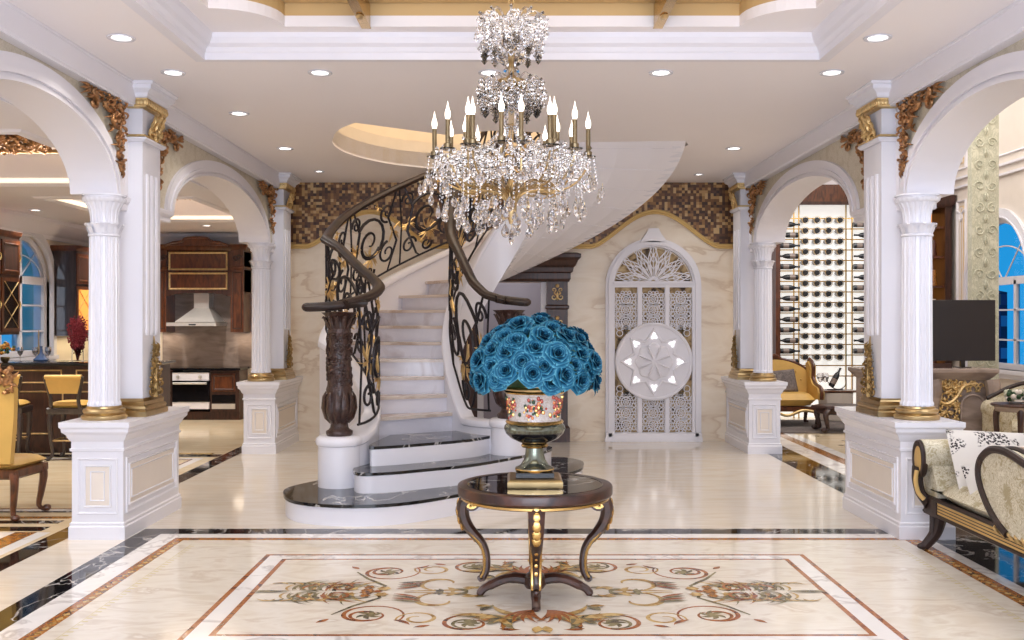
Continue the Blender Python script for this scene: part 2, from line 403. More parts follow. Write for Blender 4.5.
leafr(1.24, .58, .9, .1, .04, 'red'); leafr(.64, .7, .4, .1, .04, 'red'); leafr(.86, .6, 2.9, .14, .035, 'red', -.5); leafr(.24, .76, 2.6, .12, .04, 'red', .4)
ribbon([(1.24, .5), (1.14, .32), (1.06, .22), (1.0, .14), (1.02, .06)], [.012, .026, .03, .025, .02], 'olive')
ribbon(spiral(.62, .2, .18, .06, -1.4, .7, 24, 1), taper(24, .016, .05, .01), 'ochre')
ribbon([(.38, .12), (.5, .04), (.66, .03), (.86, .015)], [.03, .045, .03, .008], 'ochre')
for i in range(5): leafr(.44+.05*i, .07+.03*(i % 2), 2.2+.5*i, .13, .045, ('olive', 'ochre')[i % 2], .8)
# feathery palmette: fine curling strands round a flower cluster
rdm = random.Random(21)
for i in range(22):
    u0 = 1.15+.024*i*.9; a = rdm.uniform(.3, 1.5); leafr(u0, rdm.uniform(0, .05), a, rdm.uniform(.14, .3)*(1.15-.35*(u0-1.15)), rdm.uniform(.018, .032), ('olive', 'ochre', 'red', 'olive')[i % 4], rdm.uniform(.6, 2.0))
for i in range(8): leafr(1.3+.05*i, .1+.01*i, 2.9-.2*i, .12, .022, ('olive', 'ochre')[i % 2], -1.6)
for (u, v, r, mt) in ((1.0, .07, .05, 'ochre'), (1.1, .1, .04, 'brick'), (1.1, .02, .05, 'brick'), (1.2, .06, .035, 'ochre'), (1.03, .0, .03, 'red')):
    for k in range(6): leafr(u, v, k*1.05, r, r*.8, mt, .2)
ribbon(spiral(1.28, .09, .1, .03, 0, 1.2, 24, 1), taper(24, .01, .022, .008), 'red'); ribbon(spiral(1.47, .08, .08, .03, 1, 1.1, 24, -1), taper(24, .01, .02, .008), 'olive')
leafr(1.6, .0, .02, .26, .03, 'olive', .05)
for i in range(4): leafr(.92, .06+.05*i, 2.9+.1*i, .2, .03, ('red', 'olive')[i % 2], -.3)
# acanthus medallions at the middle of the long sides
for i in range(12): leafr(.03+.02*i, .52+.02*(i % 4), .2+.11*i, .34-.018*i, .055, ('ochre', 'brick', 'ochre', 'olive')[i % 4], (-.9, .7, -.4)[i % 3])
for i in range(7): leafr(.06+.04*i, .58, -.5-.1*i, .24, .045, ('ochre', 'olive', 'ochre')[i % 3], .9)
for i in range(5): leafr(.04, .42, .2+.28*i, .26, .03, 'red', .6)
leafr(0.02, .74, 1.4, .12, .06, 'ochre'); leafr(.28, .33, .5, .13, .06, 'olive', .4); leafr(.3, .34, -.4, .1, .05, 'ochre', .4)
fo = fb.build('floor', smooth=False); struct(fo)

# ------------------------------------------------------------------ ceiling of the hall
cb = MB('ceil')
OC = (-.1, 11.2)                                     # axis of the helical stair
RX, RY0, RY1 = 2.33, 1.6, 7.54                        # recess
def openr(t):                                        # stairwell opening radius
    t = t % 360
    return 1.88+.22*max(0, min(1, (190-t)/60)) if t <= 218 else 2.05
ring = []
for i in range(73):
    t = 218-i*(218+4)/72; r = openr(t); ring.append((OC[0]+r*cos(R(t)), OC[1]+r*sin(R(t))))
r0 = .75; well = ring+[(OC[0]+r0*cos(R(a)), OC[1]+r0*sin(R(a))) for a in (-4, -60, -100, -141)]
def holes(mb, outer, holes_, z0, z1):
    """horizontal slab with holes, built as a filled curve-like triangulation"""
    import bmesh
    from mathutils.geometry import tessellate_polygon
    loops = [outer]+holes_
    pts = [p for L in loops for p in L]
    tri = tessellate_polygon([[Vector((x, y, 0)) for x, y in L] for L in loops])
    o = [(x, y, z0) for x, y in pts]; u = [(x, y, z1) for x, y in pts]; n = len(pts)
    f = []
    for a, b, c in tri:
        A, B, Cc = pts[a], pts[b], pts[c]
        cr = (B[0]-A[0])*(Cc[1]-A[1])-(B[1]-A[1])*(Cc[0]-A[0])
        if cr < 0: b, c = c, b
        f.append((a, c, b)); f.append((a+n, b+n, c+n))
    k = 0
    for L in loops:
        for i in range(len(L)): j = (i+1) % len(L); f.append((k+i, k+j, k+n+j, k+n+i))
        k += len(L)
    mb.add(o+u, f)
holes(cb, [(-WB, -2.5), (WB, -2.5), (WB, BACK+.3), (-WB, BACK+.3)], [[(-RX, RY0), (RX, RY0), (RX, RY1), (-RX, RY1)], well], ZC, ZC+.2)
co = struct(cb.build('ceiling', smooth=False))
# recess: moulded rim, upper slab with scalloped opening, tan coffer
def rim(x0, x1, y0, y1, prof): return [[(x0+o, y0+o, z), (x1-o, y0+o, z), (x1-o, y1-o, z), (x0+o, y1-o, z)] for o, z in prof]
tb = MB('white')
P = [(-.09, ZC+.001), (-.09, ZC-.012), (-.05, ZC-.014), (-.045, ZC-.02), (.004, ZC-.02), (.004, ZC+.03), (.015, ZC+.04), (.03, ZC+.07), (.06, ZC+.09), (.08, ZC+.13), (.09, ZC+.17)]
rs = rim(-RX, RX, RY0, RY1, P)
for A, B in zip(rs, rs[1:]):
    for i in range(4): tb.add([A[i], A[(i+1) % 4], B[(i+1) % 4], B[i]], [(0, 1, 2, 3)])
struct(tb.build('trim_1'))
ub = MB('ceil'); z2 = ZC+.165
def arc(cx, cy, r, a0, a1, n=10): return [(cx+r*cos(R(a0+(a1-a0)*i/n)), cy+r*sin(R(a0+(a1-a0)*i/n))) for i in range(n+1)]
hx, hy0, hy1, hr = 2.1, 1.95, 7.31, .43
hole = arc(-hx, hy1, hr, 0, -90)+arc(-hx, hy0, hr, 90, 0)+arc(hx, hy0, hr, 180, 90)+arc(hx, hy1, hr, 270, 180)
holes(ub, [(-RX-.1, RY0-.1), (RX+.1, RY0-.1), (RX+.1, RY1+.1), (-RX-.1, RY1+.1)], [hole], z2, z2+.08)
struct(ub.build('ceiling', smooth=False))
kb = MB('tan')
A = [(x, y, z2+.08) for x, y in hole]; B = [(x, y, z2+.17) for x, y in hole]; n = len(A)
kb.add(A+B, [(i, (i+1) % n, n+(i+1) % n, n+i) for i in range(n)])
holes(kb, [(-RX, RY0), (RX, RY0), (RX, RY1), (-RX, RY1)], [[(x*.9, 4.63+(y-4.63)*.93) for x, y in hole]], z2+.172, z2+.19)
kb.add([(-RX, RY0, 4.6), (RX, RY0, 4.6), (RX, RY1, 4.6), (-RX, RY1, 4.6)], [(0, 1, 2, 3)])
kb.add([(-RX, RY0, z2+.17), (RX, RY0, z2+.17), (RX, RY1, z2+.17), (-RX, RY1, z2+.17), (-RX, RY0, 4.6), (RX, RY0, 4.6), (RX, RY1, 4.6), (-RX, RY1, 4.6)], [(0, 1, 5, 4), (1, 2, 6, 5), (2, 3, 7, 6), (3, 0, 4, 7)])
struct(kb.build('ceiling', smooth=False))
for sx, side in ((-1, 'left'), (1, 'right')):
    g = MB('gold'); x = 1.075*sx
    g.box(x-.035, x+.035, 2.1, 7.35, z2-.005, z2+.16)
    g.m('lgold')
    for i in range(9): g.ball((x, 2.4+i*.58, z2-.01), .03, 8, 6, (1, 2.2, .5))
    tag(g.build('ceiling_beam'), 'gilded beam across the %s half of the tan ceiling recess' % side, 'beam', 'gilded ceiling beams')

# ------------------------------------------------------------------ arcades
ARCH = [(6.83, 1.45, .73, 1.28, .55), (11.3, 2.0, .72, 1.82, .55)]
ZS = 2.775
def arch_z(y, i, inner=True):
    c, a, b, a2, b2 = ARCH[i]; A, Bq = (a2, b2) if inner else (a, b)
    t = (y-c)/A
    return ZS+Bq*sqrt(max(0, 1-t*t)) if abs(t) < 1 else ZS
for s, side in ((-1, 'left'), (1, 'right')):
    X = lambda x: s*x
    ys = set([-2.5, 5.2, BACK+.1])
    for c, a, b, a2, b2 in ARCH:
        for i in range(49): ys.add(c-a2*cos(PI*i/48)); ys.add(c-a*cos(PI*i/48))
    ys = sorted(y for y in ys if y >= 5.2); low = []
    for y in ys: low.append(max(arch_z(y, 0), arch_z(y, 1)))
    wb = MB('white', 'paper')
    wb.m('white'); wb.box(*(sorted((X(WF), X(WB)))), -2.5, 5.2, 0, ZC)
    F = [(X(WF), y, z) for y, z in zip(ys, low)]; T = [(X(WF), y, ZC) for y in ys]
    F2 = [(X(WB), y, z) for y, z in zip(ys, low)]; T2 = [(X(WB), y, ZC) for y in ys]
    wb.m('paper'); wb.strip(F, T) if s < 0 else wb.strip(T, F)
    wb.m('white'); wb.strip(T2, F2) if s < 0 else wb.strip(F2, T2); wb.strip(F2, F) if s < 0 else wb.strip(F, F2)
    e = 5.2; wb.add([(X(WF), BACK+.1, 0), (X(WB), BACK+.1, 0), (X(WB), BACK+.1, ZC), (X(WF), BACK+.1, ZC)], [(0, 1, 2, 3)])
    struct(wb.build('wall_'+side, sharp=50))
    # archivolts, imposts, cornice band
    for k, (c, a, b, a2, b2) in enumerate(ARCH):
        ab = MB('white'); N = 64
        for (f0, f1, t) in ((0, .5, .03), (.5, .72, .045), (.72, .86, .022), (.86, 1, .036)):
            def pt(f, i, d):
                aa, bb = a+(a2-a)*f, b+(b2-b)*f; th = PI*i/N
                return (X(WF-d), c-aa*cos(th), ZS+bb*sin(th))
            o0 = [pt(f0, i, 0) for i in range(N+1)]; o1 = [pt(f0, i, t) for i in range(N+1)]; i1 = [pt(f1, i, t) for i in range(N+1)]; i0 = [pt(f1, i, -.02) for i in range(N+1)]
            for A, B in ((o0, o1), (o1, i1), (i1, i0)): ab.strip(A, B) if s < 0 else ab.strip(B, A)
        struct(ab.build('trim_%d' % (2+k+(0 if s < 0 else 4))))
    ib = MB('white')
    for y0, y1 in ((8.24, 8.42), (8.76, 9.42), (13.36, 14.4)):
        xs = sorted((X(WF-.005), X(WB-.1)))
        ib.stack(xs[0], xs[1], y0, y1, [(0, ZS-.11), (.01, ZS-.1), (.01, ZS-.06), (.03, ZS-.04), (.035, ZS-.02), (.035, ZS), (0, ZS+.01)])
    for y0, y1 in ((5.2, 8.4), (8.8, 13.6)):                           # frame round the papered spandrels
        ib.box(*sorted((X(WF), X(WF-.02))), y0, y1, 3.55, 3.6)
    for y in (8.36, 8.9, 13.52): ib.box(*sorted((X(WF), X(WF-.02))), y-.06, y+.06, ZS+.02, 3.58)
    struct(ib.build('trim_%d' % (4 if s < 0 else 8), sharp=30))
    kb2 = MB('white'); p = [(0, 3.54), (.085, 3.54), (.085, 3.55), (.1, 3.56), (.1, 3.715), (.108, 3.72), (.108, 3.739), (0, 3.739)]
    kb2.add([(X(WF-u), y, z) for y in (-2.5, BACK) for u, z in p], [((i, (i+1) % 8, 8+(i+1) % 8, 8+i)) for i in range(8)])
    struct(kb2.build('trim_%d' % (5 if s < 0 else 9)))

def frame_panel(b, fn, u0, u1, v0, v1, wd=.02, t=.012, mat='white'):
    """raised picture-frame moulding on a face; fn(u,v,t)"""
    b.m(mat)
    L = [(0, 0), (wd*.25, t), (wd*.7, t*.8), (wd, 0)]
    rings = [[fn(u0+o, v0+o, h), fn(u1-o, v0+o, h), fn(u1-o, v1-o, h), fn(u0+o, v1-o, h)] for o, h in L]
    for A, B in zip(rings, rings[1:]):
        for i in range(4): b.add([A[i], A[(i+1) % 4], B[(i+1) % 4], B[i]], [(0, 1, 2, 3)])

ST = .94
def pedestal(s, y0, y1, where):
    xi, xo = 3.1, 3.51
    x0, x1 = sorted((s*xi, s*xo)); cx = (x0+x1)/2
    t = wthing('pedestal', 'white panelled pedestal '+where, 'pedestal', (cx, (y0+y1)/2, 0), 0, 'white arcade pedestals')
    b = MB('white_gloss')
    b.stack(x0, x1, y0, y1, [(.02, 0), (.02, .1), (.012, .11), (.014, .13), (.002, .14), (0, .16), (0, .70), (.012, .705), (.014, .725), (.004, .73), (.004, .78), (.02, .8), (.035, .835), (.06, .86), (.062, .885), (.075, .9), (.075, ST)])
    b.build('body', t, sharp=20)
    for face in ('front', 'side', 'outer'):
        p = MB('white_gloss')
        if face == 'front': fn = lambda u, v, h: (u, y0-h, v); u0, u1 = x0+.04, x1-.04
        elif face == 'side': fn = lambda u, v, h: (s*xi-s*h, u, v); u0, u1 = y0+.05, y1-.07
        else: fn = lambda u, v, h: (s*xo+s*h, u, v); u0, u1 = y0+.05, y1-.07
        frame_panel(p, fn, u0, u1, .2, .65, .02, .012, 'white_gloss')
        p.m('cream'); a, c = u0+.055, u1-.055
        p.add([fn(a, .255, .003), fn(c, .255, .003), fn(c, .595, .003), fn(a, .595, .003)], [(0, 1, 2, 3)])
        frame_panel(p, fn, a, c, .255, .595, .018, .014, 'white_gloss')
        frame_panel(p, fn, a+.05, c-.05, .305, .545, .012, .012, 'white_gloss')
        p.build('panel', t, sharp=20)
    return t
def column_mesh(t):
    b = MB('brass'); b.lathe([(r*.94, z) for r, z in [(.185, 0), (.19, .012), (.19, .03), (.182, .038), (.165, .045), (.172, .055), (.178, .07), (.17, .085), (.15, .092), (.148, .105), (.14, .11), (.0, .112)]], seg=48)
    b.build('base', t)
    fl_ = lambda a, z, i: 1-.1*max(0, cos(a*18))**.6
    b = MB('white_gloss'); b.lathe([(.13, .11), (.132, .13), (.123, .15)]+[(.123-.006*i/8, .15+(1.49-.15)*i/8) for i in range(9)], seg=144, mod=fl_)
    b.build('shaft', t, sharp=60)
    c = MB('white_gloss'); SQ = Matrix.Translation((0, 0, 1.49)) @ Matrix.Diagonal((.9, .9, .611, 1)) @ Matrix.Translation((0, 0, -1.27)); c.T = SQ
    c.lathe([(.118, 1.27), (.138, 1.275), (.142, 1.29), (.138, 1.305), (.12, 1.31)], seg=48)
    c.lathe([(.12, 1.3), (.124, 1.38), (.15, 1.43), (.158, 1.445), (.14, 1.45), (.12, 1.44)], seg=96, mod=lambda a, z, i: 1+.06*abs(cos(a*8))*(i > 1))
    c.lathe([(.118, 1.42), (.122, 1.55), (.135, 1.64), (.165, 1.72), (.168, 1.73)], seg=144, mod=lambda a, z, i: 1-.08*max(0, cos(a*18))**.6)
    c.lathe([(.165, 1.725), (.178, 1.735), (.188, 1.765), (.19, 1.785), (.175, 1.79), (.175, 1.81), (.19, 1.812), (.19, 1.836), (0, 1.836)], seg=96, mod=lambda a, z, i: 1+.03*cos(a*24)*(i in (1, 2)))
    for k in range(8):
        a = 2*PI*k/8; c.T = SQ @ Matrix.Rotation(a, 4, 'Z')
        c.tube([(.12, 0, 1.31), (.135, 0, 1.37), (.15, 0, 1.42), (.175, 0, 1.44), (.185, 0, 1.425)], [.03, .034, .028, .018, .006], 6, .3)
        c.tube([(.12, .04, 1.31), (.132, .045, 1.36), (.145, .047, 1.4), (.16, .048, 1.405)], [.02, .022, .016, .005], 6, .3)
    c.T = None
    c.build('capital', t, sharp=50)

def curl(b, c, r, a0, tn, w0, w1, fn, sgn=1, lift=.02, n=18):
    pts = spiral(0, 0, r, r*.22, a0, tn, n, sgn)
    b.tube([fn(c[0]+u, c[1]+v, lift+.012*sin(PI*i/n)) for i, (u, v) in enumerate(pts)], [w0+(w1-w0)*i/n for i in range(n+1)], 6)
def leaf3(b, c, a, l, wd, fn, bend=.6, lift=.02, seg=6):
    n = 8; pts = []; rad = []
    for i in range(n+1):
        t = i/n; pts.append(fn(c[0]+l*t*cos(a+bend*t), c[1]+l*t*sin(a+bend*t), lift+.03*sin(PI*t))); rad.append(max(.002, wd*sin(PI*min(.97, t*.9+.12))))
    b.tube(pts, rad, seg)
def applique(b, fn0, seed, f=1):
    """carved rococo corner spray: wide head with scrolls and a hanging tail; local u toward the arch, v up"""
    fn = lambda u, v, h: fn0(u*1.25, v*.8, h)
    rd = random.Random(seed)
    for (u, v, r, a0, tn, sg) in ((.12, -.12, .11, 2.0, 1.3, 1), (.18, -.22, .09, 0, 1.2, -1), (.44, -.06, .09, 1.0, 1.4, 1), (.5, -.16, .06, 2, 1.2, -1), (.08, -.4, .06, 1.5, 1.3, 1), (.1, -.55, .05, 0, 1.2, -1), (.26, -.1, .07, 3, 1.2, 1)):
        curl(b, (u*f, v), r, a0, tn, .022, .008, fn, sg, .02+.02*rd.random())
    for i in range(64):
        t = rd.random()
        if t < .45: c = (rd.uniform(.03, .24)*f, rd.uniform(-.34, -.0))
        elif t < .72: c = (rd.uniform(.24, .6)*f, rd.uniform(-.14, .0)-.0)
        else: c = (rd.uniform(.05, .14)*f, rd.uniform(-.68, -.3))
        leaf3(b, c, rd.uniform(0, 6.28), rd.uniform(.04, .11), rd.uniform(.008, .015), fn, rd.uniform(-1.8, 1.8), rd.uniform(.01, .05))
    for a in (-.3, .1, .5): leaf3(b, (.55*f, -.05), (a if f > 0 else PI-a), .13, .016, fn, .3)
    for k in range(4): leaf3(b, (.09*f, -.6-.03*k), -PI/2+(k-1.5)*.3, .12, .014, fn, .1)
    for i in range(8): b.ball(fn(rd.uniform(.06, .2)*f, rd.uniform(-.35, 0), .05), .022, 8, 5)

def pier(s, y0, y1, where, wherew):
    x0, x1 = sorted((s*3.2, s*3.62)); x0, x1 = sorted((s*3.11, s*3.5)); t = wthing('pier', 'square white fluted pier with gilded bracket '+where, 'pier', ((x0+x1)/2, (y0+y1)/2, ST), 0, 'white arcade piers')
    b = MB('white_gloss'); b.box(x0, x1, y0, y1, ST, ZC-.001)
    xs = s*3.11
    n = 3; w_ = (y1-y0-.1)/n
    for k in range(n):                                   # raised reeds between the flutes
        ya = y0+.05+k*w_+w_*.22; yb = y0+.05+(k+1)*w_-w_*.22
        b.tube([(xs, (ya+yb)/2, 1.62), (xs-s*.006, (ya+yb)/2, 1.66), (xs-s*.006, (ya+yb)/2, 2.95), (xs, (ya+yb)/2, 2.99)], (yb-ya)/2, 8, .5, up=(1, 0, 0))
    b.stack(*sorted((s*3.09, s*3.45)), y0-.02, y1+.02, [(0, 3.25), (.02, 3.27), (.02, 3.285), (.01, 3.29)]); b.build('shaft', t, sharp=30)
    g = MB('brass'); xb = sorted((s*3.1, s*3.47))
    g.stack(xb[0], xb[1], y0-.02, y1+.0, [(.045, ST), (.045, ST+.04), (.03, ST+.052), (.036, ST+.068), (.03, ST+.085), (.015, ST+.096), (.018, ST+.125), (.005, ST+.138), (0, ST+.15)]); g.build('base', t, sharp=20)
    # gilded spray standing on the base
    o = MB('bronze'); yc = (y0+y1)/2; rd = random.Random(int(y0*10))
    fn = lambda u, v, h: (xs-s*h, yc+u*1.5, ST+.15+v)
    for k in range(5):
        for m in (-1, 1): curl(o, (m*(.075-.012*k), .05+.08*k), .045-.004*k, PI/2, 1.2, .014, .006, fn, m, .03)
    for i in range(26): v = rd.uniform(0, .42); leaf3(o, (rd.uniform(-.1, .1)*(1-v*1.9), v), rd.uniform(.6, 2.5), .07, .012, fn, rd.uniform(-1, 1), .02)
    o.tube([fn(0, 0, .03), fn(0, .3, .03), fn(0, .52, .02)], [.03, .02, .005], 6); o.build('gilt_spray', t)
    # bracket capital
    c = MB('white_gloss'); xc = sorted((s*3.05, s*3.4))
    c.stack(xc[0]+.0, xc[1], y0-.06, y1+.02, [(-.03, 3.6), (.0, 3.62), (.01, 3.65), (.05, 3.68), (.05, 3.71), (.07, 3.72), (.07, ZC-.002)])
    c.build('capital', t, sharp=20)
    g = MB('lgold'); rd = random.Random(5)
    g.stack(*sorted((s*3.065, s*3.3)), y0-.04, y1+.03, [(-.02, 3.53), (0, 3.54), (.01, 3.61), (-.01, 3.62)])
    for k in range(12): g.ball((s*3.06, y0-.03+k*(y1-y0+.05)/11, 3.575), .022, 8, 5, (.7, 1, 1.2))
    for i in range(9): g.ball((s*(3.075+.03*i), y0-.045, 3.575), .022, 8, 5, (1, .7, 1.2))
    yc = (y0+y1)/2
    fn2 = lambda u, v, h: (s*(3.11-h-.04*max(0, (v-3.28)/.24)**1.5), yc+u, v)
    for m in (-1, 1):
        for k in range(3): curl(g, (m*(.05+.03*k), 3.47-.06*k), .05, 0, 1.2, .016, .007, fn2, m, .02)
    for i in range(26): v = rd.uniform(3.27, 3.46); leaf3(g, (rd.uniform(-.1, .1)*(.4+(v-3.27)*3), v), rd.uniform(.9, 2.2), .09, .014, fn2, rd.uniform(-.8, .8), .015)
    g.stack(*sorted((s*3.085, s*3.35)), y0-.03, y1+.03, [(0, 3.285), (.012, 3.29), (.012, 3.305), (0, 3.31)])
    g.build('gilded_bracket', t)
    return t
for s, side, near, far in ((-1, 'left', 'nearest the kitchen island', 'between kitchen and back wall'), (1, 'right', 'behind the floral sofa', 'beside the yellow armchair')):
    pedestal(s, 7.94, 9.26, 'on the %s of the hall, the nearer one' % side)
    pedestal(s, 13.02, 14.4, 'on the %s of the hall, the one against the back wall' % side)
    t = thing('column', 'round fluted white column on the nearer %s pedestal' % side, 'column', (s*3.345, 8.17, ST), 0, 'fluted arcade columns')
    column_mesh(t)
    if s > 0: t.location.x = 3.322
    dup(t, (s*3.345, 13.27, ST), 0, 'round fluted white column on the far %s pedestal by the back wall' % side)
    pier(s, 8.38, 8.80, 'standing on the nearer %s pedestal' % side, near)
    pier(s, 13.55, 14.0, 'on the far %s pedestal, against the back wall' % side, far)
    for yy, f, zz, wl, sd, sc in ((8.28, -1, 3.55, 'beside the nearer pier, facing the camera side', 1, 1.0), (8.94, 1, 3.53, 'beside the nearer pier, on its far side', 2, .95), (13.46, -1, 3.53, 'over the far column', 3, 1.0)):
        b = MB('ogold')
        applique(b, lambda u, v, h: (s*(WF-.0-h*sc), yy+u*sc, zz+v*sc), sd, f)
        tag(b.build('wall_ornament'), 'gilded carved scroll spray on the %s arcade %s' % (side, wl), 'ornament', 'gilded spandrel ornaments')

# ------------------------------------------------------------------ back wall, mosaic frieze, gold moulding
def gold_z(x):
    for c in (-2.05, 2.07):
        u = abs(x-c)/.92
        if u < 1: return 2.83+.50*(0.5+.5*cos(PI*u))**.75
    return 2.83
xs = [-3.6+7.2*i/144 for i in range(145)]
# opening for the doorway in the back wall
DX0, DX1, DZ = -.52, .52, 2.3
bw = MB('trav')
bw.m('trav')
def wallseg(x0, x1, z0, z1, mat): bw.m(mat); bw.box(x0, x1, BACK, BACK+.3, z0, z1)
wallseg(-3.6, DX0, 0, 2.8, 'trav'); wallseg(DX1, 3.6, 0, 2.8, 'trav'); wallseg(DX0, DX1, DZ, 2.8, 'trav')
bw.m('trav'); bw.strip([(x, BACK, 2.8) for x in xs], [(x, BACK, gold_z(x)) for x in xs])
bw.m('mosaic'); bw.strip([(x, BACK-.012, gold_z(x)) for x in xs], [(x, BACK-.012, 6.5) for x in xs])
bw.add([(-3.6, BACK+.3, 2.8), (3.6, BACK+.3, 2.8), (3.6, BACK+.3, 6.5), (-3.6, BACK+.3, 6.5)], [(0, 3, 2, 1)])
struct(bw.build('wall_back', smooth=False))
gm = MB('goldtrim')
L = [(x, BACK-.012, gold_z(x)) for x in xs if abs(x) < 3.3]
for o, r in ((0, .022), (-.035, .016)): gm.tube([(x, y-.012, z+o) for x, y, z in L], r, 8)
gm.strip([(x, BACK-.018, z-.04) for x, y, z in L], [(x, BACK-.018, z+.01) for x, y, z in L])
struct(gm.build('trim_10'))
bb = MB('trav'); bb.box(-3.1, DX0-.2, BACK-.02, BACK, 0, .1); bb.box(DX1+.4, 3.1, BACK-.02, BACK, 0, .1); struct(bb.build('baseboard_back'))
# room behind the doorway
rb = MB('stucco'); rb.box(-1.6, 1.6, BACK+2.0, BACK+2.1, 0, 3); rb.box(-1.7, -1.6, BACK+.3, BACK+2.1, 0, 3); rb.box(1.6, 1.7, BACK+.3, BACK+2.1, 0, 3); rb.box(-1.7, 1.7, BACK+.3, BACK+2.1, 3, 3.1)
rb.m('floor'); rb.box(-1.7, 1.7, BACK+.3, BACK+2.1, -.1, 0)
struct(rb.build('wall_closet', smooth=False))
area('doorway_lamp', (0, BACK+1.1, 2.95), .8, 14, COOL)
# stairwell drum above the ceiling
db = MB('plaster'); 
dr = [(OC[0]+2.12*cos(R(t)), OC[1]+2.12*sin(R(t))) for t in range(0, 360, 5)]
wl = [(x, y) for x, y in well]
A = [(x, y, ZC+.02) for x, y in wl]; B = [(x, y, ZC+.34) for x, y in wl]; n = len(A)
db.add(A+B, [(i, (i+1) % n, n+(i+1) % n, n+i) for i in range(n)])
A = [(OC[0]+2.8*cos(R(t)), min(BACK, OC[1]+2.8*sin(R(t))), ZC+.2) for t in range(0, 361, 5)]; B = [(x, y, 6.9) for x, y, z in A]
db.strip(A, B); db.add(B, [list(range(len(B)))])
struct(db.build('wall_stairwell', smooth=False))

# ------------------------------------------------------------------ carved screen door
dt = wthing('lattice_screen', 'white arched fretwork screen with round rosette on the beige marble wall', 'screen', (2.04, BACK, 0))
cxd, yd = 2.04, BACK-.07; hw = .69; zsp = 2.24
def outline(o, n=24): return [(cxd-hw+o, 0), ]+[(cxd-(hw-o)*cos(PI*i/n), zsp+(hw-o)*sin(PI*i/n)) for i in range(n+1)]+[(cxd+hw-o, 0)]
b = MB('white')
for o0, o1, t in ((0, .04, .07), (.04, .09, .1), (.09, .12, .06)):
    A, B = outline(o0), outline(o1)
    for P_, yy in ((0, 0),):
        f0 = [(x, BACK-t, z) for x, z in A]; f1 = [(x, BACK-t, z) for x, z in B]; g0 = [(x, BACK, z) for x, z in A]; g1 = [(x, BACK, z) for x, z in B]
        b.strip(f0, f1); b.strip(g0, f0); b.strip(f1, g1)
b.stack(cxd-hw, cxd+hw, BACK-.1, BACK, [(.01, 0), (.01, .05), (0, .07), (0, .12), (-.02, .13)])
b.box(cxd-hw+.12, cxd+hw-.12, BACK-.08, BACK-.02, zsp-.02, zsp+.07); b.box(cxd-hw+.11, cxd+hw-.11, BACK-.1, BACK-.02, zsp+.04, zsp+.06)
b.prism([(cxd-.2, zsp+hw-.06), (cxd-.11, zsp+hw+.06), (cxd-.07, zsp+hw+.14), (cxd+.07, zsp+hw+.14), (cxd+.11, zsp+hw+.06), (cxd+.2, zsp+hw-.06)], lambda a, c, t: (a, t, c), BACK-.1, BACK)
for x in (cxd-.197, cxd+.197): b.box(x-.028, x+.028, BACK-.085, BACK-.02, .12, zsp)
for x in (cxd-.58, cxd+.58): b.box(x-.018, x+.018, BACK-.085, BACK-.02, .12, zsp)
b.build('frame', dt, sharp=30)
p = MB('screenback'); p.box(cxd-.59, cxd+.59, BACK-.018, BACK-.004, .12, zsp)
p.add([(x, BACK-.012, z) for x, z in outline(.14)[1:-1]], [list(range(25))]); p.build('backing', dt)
for cx_ in (cxd-.395, cxd, cxd+.395):
    f = MB('white'); y = BACK-.05; hwp = .165; zz = .24; k = 0
    def ringm(x, z, r, w=.008, n=12): f.tube([(x+r*cos(2*PI*i/n), y, z+r*sin(2*PI*i/n)) for i in range(n+1)], w, 4, 1, up=(0, 1, 0))
    while zz < zsp-.02:
        if not (abs(zz-1.15) < .42):
            ringm(cx_, zz, .034); ringm(cx_, zz, .065); ringm(cx_, zz, .014)
            for a in range(8):
                ca, sa = cos(a*PI/4+PI/8), sin(a*PI/4+PI/8)
                f.tube([(cx_+.034*ca, y, zz+.034*sa), (cx_+.075*ca, y, zz+.075*sa)], .007, 4)
                ringm(cx_+.087*cos(a*PI/4), zz+.087*sin(a*PI/4), .022, .007, 8)
            for m in (-1, 1):
                for h in (-.048, .048): ringm(cx_+m*.118, zz+h, .03, .008, 10); ringm(cx_+m*.05, zz+h*1.9, .022, .007, 8)
                f.tube([(cx_+m*.165, y, zz-.095), (cx_+m*.1, y, zz), (cx_+m*.165, y, zz+.095)], .007, 4); ringm(cx_+m*.148, zz, .016, .006, 8)
        zz += .165; k += 1
    for m in (-1, 1): f.tube([(cx_+m*.166, y, .13), (cx_+m*.166, y, zsp-.02)], .008, 4)
    # arcs continuing behind the rosette
    for z0 in ((.68, .76, 1.56, 1.64) if abs(cx_-cxd) > .1 else (.7, 1.62)):
        for m in (-1, 1): ringm(cx_+m*.09, z0, .045, .008, 10); ringm(cx_, z0, .03, .008, 10)
    f.build('fret_panel', dt, smooth=True)
# fan light leaves
f = MB('white')
for k in range(7):
    a = R(10+k*160/6)
    for l, wd in ((.5, .075), (.36, .05)):
        for m in (-1, 1):
            pts = []
            for i in range(13):
                t = i/12; rr = .04+(l)*t; off = m*wd*sin(PI*t)
                pts.append((cxd+rr*cos(a)-off*sin(a), BACK-.05, zsp+.06+rr*sin(a)+off*cos(a)))
            f.tube(pts, .009, 5)
    for t in (.18, .28, .38):
        for m in (-1, 1):
            f.tube([(cxd+(t+q_)*cos(a)-m*wd2*sin(a), BACK-.05, zsp+.06+(t+q_)*sin(a)+m*wd2*cos(a)) for q_, wd2 in ((0, 0), (.05, .03), (.11, .05), (.16, .045))], .007, 5)
    f.tube([(cxd+.03*cos(a), BACK-.05, zsp+.06+.03*sin(a)), (cxd+.54*cos(a), BACK-.05, zsp+.06+.54*sin(a))], .007, 5)
f.build('fan_light', dt)
